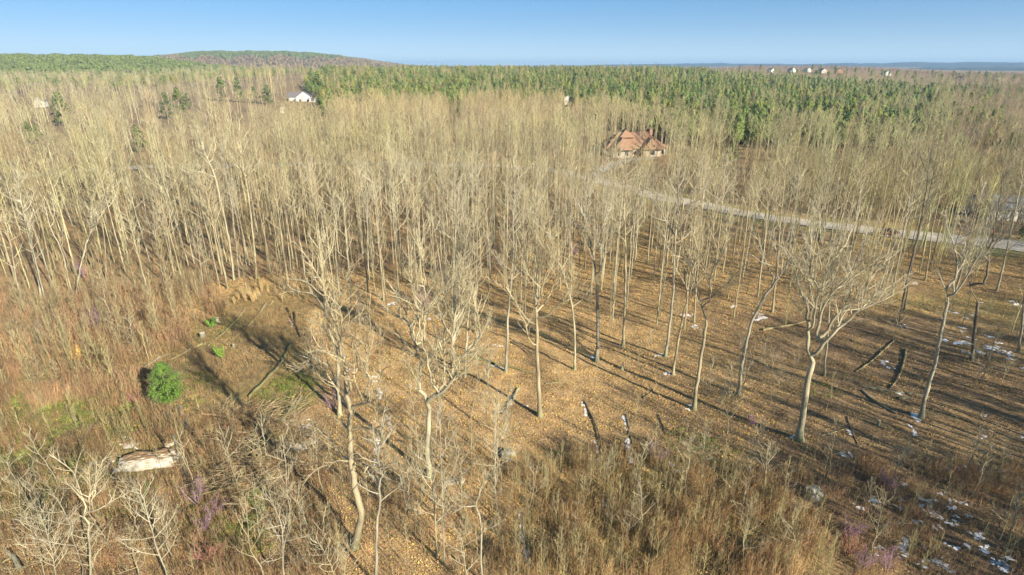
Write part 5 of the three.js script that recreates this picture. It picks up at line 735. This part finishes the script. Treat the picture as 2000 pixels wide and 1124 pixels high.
// ------------------------------------------------------------------ brush, brambles, sticks, loose leaves, snow
{
  const kinds = [], wispy = [];
  for (let k = 0; k < 5; k++) {
    const m = new MB(), q = { gap: [0, 0.22, 0.3, 0.3], least: [0, 0.22, 0.15, 0.2], lift: 0.25, wob: 0.18, twig: 0.008, bark: [0.40, 0.31, 0.2], tip: tipColor([0.40, 0.29, 0.18], [0.36, 0.28, 0.18]), deep: 1, bare: 0.25 };
    for (let s = 0; s < 5; s++) { const a = R(0, 6.28), b = shoot(V(R(-0.35, 0.35), -0.05, R(-0.35, 0.35)), V(Math.cos(a) * 0.28, 1, Math.sin(a) * 0.28).normalize(), R(0.6, 1.05), 3, 0.05, 0.16); m.tube(b, taper(b.length, 0.011, 0.006), 3, [0.40, 0.315, 0.205].map(v => v * R(0.7, 1.3))); for (let w = 0; w < 5; w++) { const i = 1 + Math.floor(rnd() * 2), p = b[i].clone().lerp(b[i + 1] ?? b[i], rnd()), dir = V(R(-1, 1), R(0.2, 1.3), R(-1, 1)).normalize(); m.tube([p, p.clone().addScaledVector(dir, R(0.15, 0.4))], [0.007, 0], 3, q.tip(p)); } }
    kinds.push(m.geo()); triangles += m.size;
  }
  const ledge = spot(294, 906), brush = massOf('brush', 'thicket of thin leafless brown and olive stems covering the ground', 'brush'), lists = kinds.map(() => []);
  const put = (c0, h0, h1, wide = 1) => (x, z) => { let c = c0; if (noise(x / 3.2, z / 3.2, 21) < -0.2 || (noise(x / 7, z / 7, 33) < 0 && rnd() < 0.6)) return; if (roadDist(x, z) < 5 || Math.hypot((x - ledge.x) / 1.35, z - ledge.z - 0.9) < 2.4) return; const f = R(0.6, 1.3) * (1 + 0.4 * noise(x / 5, z / 5, 3)), w = rnd(); c = mixC(c0, w < 0.33 ? [1.0, 0.78, 0.72] : w < 0.66 ? [1.12, 1.08, 0.8] : [0.92, 0.98, 1.0], 0.45); const h = R(h0, h1) * (0.85 + 0.4 * noise(x / 7, z / 7, 9)); pick(lists).push([x, heightAt(x, z), z, R(0, 6.28), Math.max(0.5, h * 0.8) * wide, h, c[0] * f, c[1] * f, c[2] * f]); };
  scatter([[-150, 640], [60, 610], [200, 570], [420, 555], [440, 600], [330, 690], [240, 780], [-200, 800]], 4400, put([0.98, 0.82, 0.72], 1.4, 3.4)); scatter([[-150, 620], [150, 600], [330, 560], [420, 560], [300, 640], [-150, 760]], 700, put([1.0, 0.86, 0.76], 3.2, 5, 0.7));
  scatter([[-200, 760], [240, 740], [300, 800], [560, 800], [620, 900], [660, 1000], [700, 1150], [-250, 1150]], 9000, put([0.84, 0.72, 0.55], 0.6, 2.2)); scatter([[240, 700], [420, 580], [600, 560], [600, 720], [500, 800], [260, 800]], 4200, put([0.92, 0.84, 0.58], 0.4, 1.3));
  scatter([[1000, 930], [1120, 880], [1300, 890], [1560, 940], [1640, 1150], [960, 1150]], 3400, put([1.05, 0.95, 0.62], 0.8, 3, 0.7)); scatter([[1300, 960], [1560, 930], [1620, 1150], [1250, 1150]], 900, put([1.1, 0.9, 0.62], 1.4, 3.6, 0.6));
  scatter([[1540, 880], [1760, 900], [2120, 900], [2120, 1150], [1580, 1150]], 3600, put([0.8, 0.66, 0.55], 0.5, 1.8)); scatter([[700, 960], [960, 900], [1010, 1000], [990, 1150], [700, 1150]], 700, put([1.05, 0.98, 0.86], 0.8, 2.2));
  scatter([[600, 560], [1000, 560], [2100, 560], [2100, 900], [1200, 900], [640, 900]], 2600, put([1.05, 0.95, 0.8], 0.3, 1.1)); scatter([[600, 620], [760, 600], [780, 720], [640, 760]], 350, put([1.1, 0.95, 0.75], 0.8, 2)); scatter([[-150, 420], [1000, 400], [1000, 560], [-150, 600]], 4200, put([1.05, 0.95, 0.78], 0.8, 3)); scatter([[1000, 370], [2150, 480], [2150, 560], [1000, 560]], 1500, put([1, 0.92, 0.75], 0.4, 1.4));
  for (let z = -150; z > -330; z -= 3.2) for (let x = -300; x < 300; x += 3.2) { const X = x + R(-1.6, 1.6), Z = z + R(-1.6, 1.6); if (beyondRoad(X, Z) && rnd() < 0.6) put([1.05, 0.95, 0.72], 1.6, 4.2, 1.2)(X, Z); }
  kinds.forEach((g, k) => mass(brush, 'stems', g, M.twig, lists[k])); console.log('brush', lists.reduce((a, b) => a + b.length, 0));
  const leafy = new MB(); for (let k = 0; k < 46; k++) { const n = V(R(-1, 1), R(0.1, 1), R(-1, 1)).normalize(); leafy.leaf(n.clone().multiplyScalar(R(0.25, 0.5)).multiply(V(1, 0.8, 1)), n, R(0.06, 0.13), [0.17, 0.215, 0.045].map(v => v * R(0.6, 1.35))); }
  const green = massOf('bramble', 'low yellow green bramble and briar patches in the brush', 'bramble'), gl = [];
  for (const [px, py, r, n] of [[60, 900, 9, 340], [120, 820, 7, 300], [20, 800, 8, 220], [60, 740, 6, 90], [230, 960, 4, 50], [380, 760, 4, 50], [150, 780, 5, 60], [300, 750, 6, 40], [430, 640, 5, 40], [560, 770, 4, 110], [570, 745, 2.5, 60], [430, 1010, 3.5, 150], [470, 990, 3, 70], [495, 1060, 2, 40], [520, 870, 2.5, 45], [1250, 930, 4, 40], [1340, 860, 2.5, 30], [1400, 880, 2.5, 25], [1600, 760, 2.5, 25], [200, 690, 4, 40], [1080, 900, 2, 15]]) { const s = spot(px, py); for (let k = 0; k < n; k++) { const a = R(0, 6.28), q = r * Math.sqrt(rnd()), x = s.x + Math.cos(a) * q, z = s.z + Math.sin(a) * q, f = R(0.65, 1.2); gl.push([x, heightAt(x, z), z, R(0, 6), R(0.5, 1.5), R(0.5, 1.7), f * R(0.9, 1.3), f, f]); } }
  mass(green, 'leaves', leafy.geo(), M.leaf, gl);
  const stick = new MB(); { const b = [V(-0.5, 0.02, 0), V(-0.1, 0.05, 0.05), V(0.2, 0.03, -0.03), V(0.5, 0.04, 0.04)]; stick.tube(b, [0.009, 0.008, 0.007, 0.004], 4, [0.44, 0.35, 0.24]); stick.tube([b[1], V(0.15, 0.14, 0.28)], [0.006, 0], 3, [0.44, 0.35, 0.24]); }
  const sl = []; scatter([[-100, 620], [600, 560], [1000, 560], [2050, 620], [2050, 1120], [-100, 1120]], 1500, (x, z) => { const f = R(0.5, 1.25), s = R(0.6, 2.6); sl.push([x, heightAt(x, z) + 0.02, z, R(0, 6.28), s, R(0.8, 2), f, f, f]); });
  scatter([[420, 800], [600, 780], [620, 900], [470, 1000], [400, 960]], 700, (x, z) => { const f = R(0.6, 1.3); sl.push([x, heightAt(x, z) + R(0.05, 0.7), z, R(0, 6.28) * (rnd() < 0.4) + R(0.4, 1.4), R(0.8, 5), R(1, 2.4), f, f * 0.98, f * 0.85, R(-0.4, 0.4), R(-0.5, 0.5)]); });
  mass(massOf('deadwood', 'scattered broken sticks and branches lying on the leaves', 'sticks'), 'sticks', stick.geo(), M.twig, sl);
  const heap = new MB(); for (let k = 0; k < 16; k++) { const n = V(R(-0.9, 0.9), R(0.3, 1), R(-0.9, 0.9)).normalize(); heap.leaf(V(R(-0.45, 0.45), R(0.015, 0.12), R(-0.45, 0.45)), n, R(0.06, 0.13), [0.56, 0.38, 0.19].map(v => v * R(0.5, 1.3))); }
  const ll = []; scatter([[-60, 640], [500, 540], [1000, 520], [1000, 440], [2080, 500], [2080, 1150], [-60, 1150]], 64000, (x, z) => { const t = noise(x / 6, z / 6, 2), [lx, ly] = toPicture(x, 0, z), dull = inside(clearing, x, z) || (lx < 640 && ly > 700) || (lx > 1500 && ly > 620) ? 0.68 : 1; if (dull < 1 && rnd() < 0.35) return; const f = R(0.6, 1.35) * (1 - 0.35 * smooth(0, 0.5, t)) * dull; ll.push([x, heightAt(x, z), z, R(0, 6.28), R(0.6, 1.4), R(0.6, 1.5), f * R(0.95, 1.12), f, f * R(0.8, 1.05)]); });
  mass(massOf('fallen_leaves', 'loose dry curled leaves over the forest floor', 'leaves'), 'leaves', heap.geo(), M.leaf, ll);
  // snow left in the shade of trunks and logs
  const sm = new MB(); const dab = (x, z, r, stretch = 1, turn = 0) => { const y = heightAt(x, z), n = 9, c = sm.vert(x, y + 0.06 + r * 0.1, z, 0, 1, 0, [0.82, 0.83, 0.86], 0, 0), s = R(0, 9), e = []; for (let k = 0; k < n; k++) { const a = k / n * 6.28318, q = r * (0.75 + 0.7 * noise(Math.cos(a) * 1.6 + s, Math.sin(a) * 1.6, s)), u = Math.cos(a) * q * stretch, v = Math.sin(a) * q, X = x + u * Math.cos(turn) + v * Math.sin(turn), Z = z - u * Math.sin(turn) + v * Math.cos(turn); e.push(sm.vert(X, heightAt(X, Z) + 0.01, Z, (X - x) * 0.5, 1, (Z - z) * 0.5, [0.8, 0.81, 0.85], 0, 0)); } for (let k = 0; k < n; k++) sm.i.push(c, e[(k + 1) % n], e[k]); };
  const snow = (px, py, spread, n, r0, r1) => { const s = spot(px, py); const hub = []; for (let k = 0; k < 1 + n / 7; k++) hub.push([s.x + R(-1, 1) * spread, s.z + R(-1, 1) * spread]); for (let k = 0; k < n; k++) { const q = pick(hub); dab(q[0] + R(-0.5, 0.5), q[1] + R(-0.4, 0.4), R(r0, r1), R(1, 1.8), R(0, 3)); } };
  const line = (a, b, n, r, w = 0.15) => { const p = spot(...a), q = spot(...b), t = Math.atan2(-(q.z - p.z), q.x - p.x); for (let k = 0; k < n; k++) { const f = rnd(); dab(mix(p.x, q.x, f) + R(-w, w), mix(p.z, q.z, f) + R(-w, w), r * R(0.6, 1.3), 1.8, t); } };
  for (const [a, b, n, r] of [[[1138, 786], [1146, 812], 12, 0.2], [[1163, 862], [1173, 912], 20, 0.17], [[1220, 815], [1224, 842], 10, 0.2], [[1226, 860], [1234, 905], 24, 0.24], [[1245, 925], [1254, 985], 26, 0.2], [[1100, 975], [1112, 1020], 16, 0.13], [[1128, 980], [1122, 1035], 14, 0.13], [[1015, 1000], [1034, 1112], 36, 0.17], [[1178, 965], [1184, 1010], 10, 0.1], [[740, 760], [744, 785], 10, 0.2], [[758, 815], [764, 842], 10, 0.15], [[740, 840], [724, 955], 20, 0.16], [[1008, 762], [992, 796], 14, 0.16], [[1656, 838], [1662, 850], 7, 0.17], [[1773, 824], [1790, 850], 12, 0.16], [[1552, 852], [1546, 856], 8, 0.2], [[1785, 808], [1793, 822], 14, 0.26], [[560, 606], [570, 640], 8, 0.14], [[178, 905], [172, 925], 10, 0.18], [[1310, 905], [1322, 922], 9, 0.13], [[1740, 765], [1765, 772], 8, 0.14], [[960, 714], [985, 720], 8, 0.16]]) line(a, b, n, r);
  for (const a of [[1158, 700, 0.5, 7, 0.15, 0.32], [1211, 674, 0.4, 5, 0.12, 0.25], [1291, 694, 0.6, 8, 0.15, 0.32], [1306, 730, 0.5, 8, 0.15, 0.32], [1347, 795, 0.4, 7, 0.12, 0.28], [1344, 620, 1, 8, 0.2, 0.45], [1352, 640, 1.4, 10, 0.12, 0.3], [1470, 605, 3, 16, 0.15, 0.4], [1500, 618, 2.2, 14, 0.2, 0.45], [1735, 712, 0.8, 10, 0.15, 0.32], [1870, 675, 2.2, 26, 0.15, 0.4], [1930, 688, 3.4, 44, 0.15, 0.42], [1965, 705, 3, 24, 0.12, 0.32], [1925, 655, 3, 26, 0.12, 0.36], [1880, 618, 2.5, 20, 0.12, 0.3], [1965, 600, 2.5, 18, 0.12, 0.35], [1800, 555, 1.5, 8, 0.15, 0.35], [1770, 635, 1, 6, 0.12, 0.3], [700, 720, 1.3, 14, 0.1, 0.28], [720, 740, 1, 12, 0.1, 0.3], [760, 598, 1.5, 10, 0.12, 0.35], [262, 855, 1.3, 16, 0.1, 0.26], [222, 915, 0.9, 14, 0.12, 0.3], [585, 825, 1.2, 16, 0.1, 0.25], [840, 625, 2, 14, 0.12, 0.32], [965, 672, 0.8, 8, 0.12, 0.3], [1800, 1010, 1.8, 30, 0.09, 0.28], [1905, 1065, 2, 34, 0.08, 0.24], [1790, 1075, 2, 28, 0.07, 0.22], [1860, 1000, 2, 30, 0.08, 0.22], [1860, 970, 1.6, 20, 0.08, 0.24], [1690, 978, 1, 14, 0.1, 0.25], [1780, 965, 1.5, 16, 0.1, 0.25], [1820, 1090, 1.6, 26, 0.08, 0.22], [1980, 1105, 1.5, 26, 0.08, 0.25], [1830, 895, 2, 12, 0.08, 0.22], [1740, 1080, 1.5, 14, 0.07, 0.2], [1380, 890, 0.5, 5, 0.1, 0.22], [1655, 885, 0.4, 6, 0.1, 0.25], [1920, 825, 3, 14, 0.08, 0.2], [870, 640, 1, 6, 0.1, 0.25], [1030, 790, 0.4, 3, 0.1, 0.2], [1485, 985, 1, 6, 0.08, 0.2], [310, 815, 0.5, 8, 0.08, 0.2], [620, 545, 1.2, 5, 0.15, 0.35]]) snow(...a);
  tag(mesh('snow', sm.geo(), M.snow), 'last scraps of melting snow in the shade of trunks and logs', 'snow', null, 'stuff'); triangles += sm.size;
}
console.log('triangles', triangles);

// ------------------------------------------------------------------ draw
const renderer = new THREE.WebGLRenderer({ antialias: true });
renderer.setSize(1024, 575);
renderer.toneMapping = THREE.LinearToneMapping;
renderer.toneMappingExposure = EXPOSURE;
renderer.shadowMap.enabled = true; renderer.shadowMap.type = THREE.PCFSoftShadowMap;
renderer.render(scene, camera);
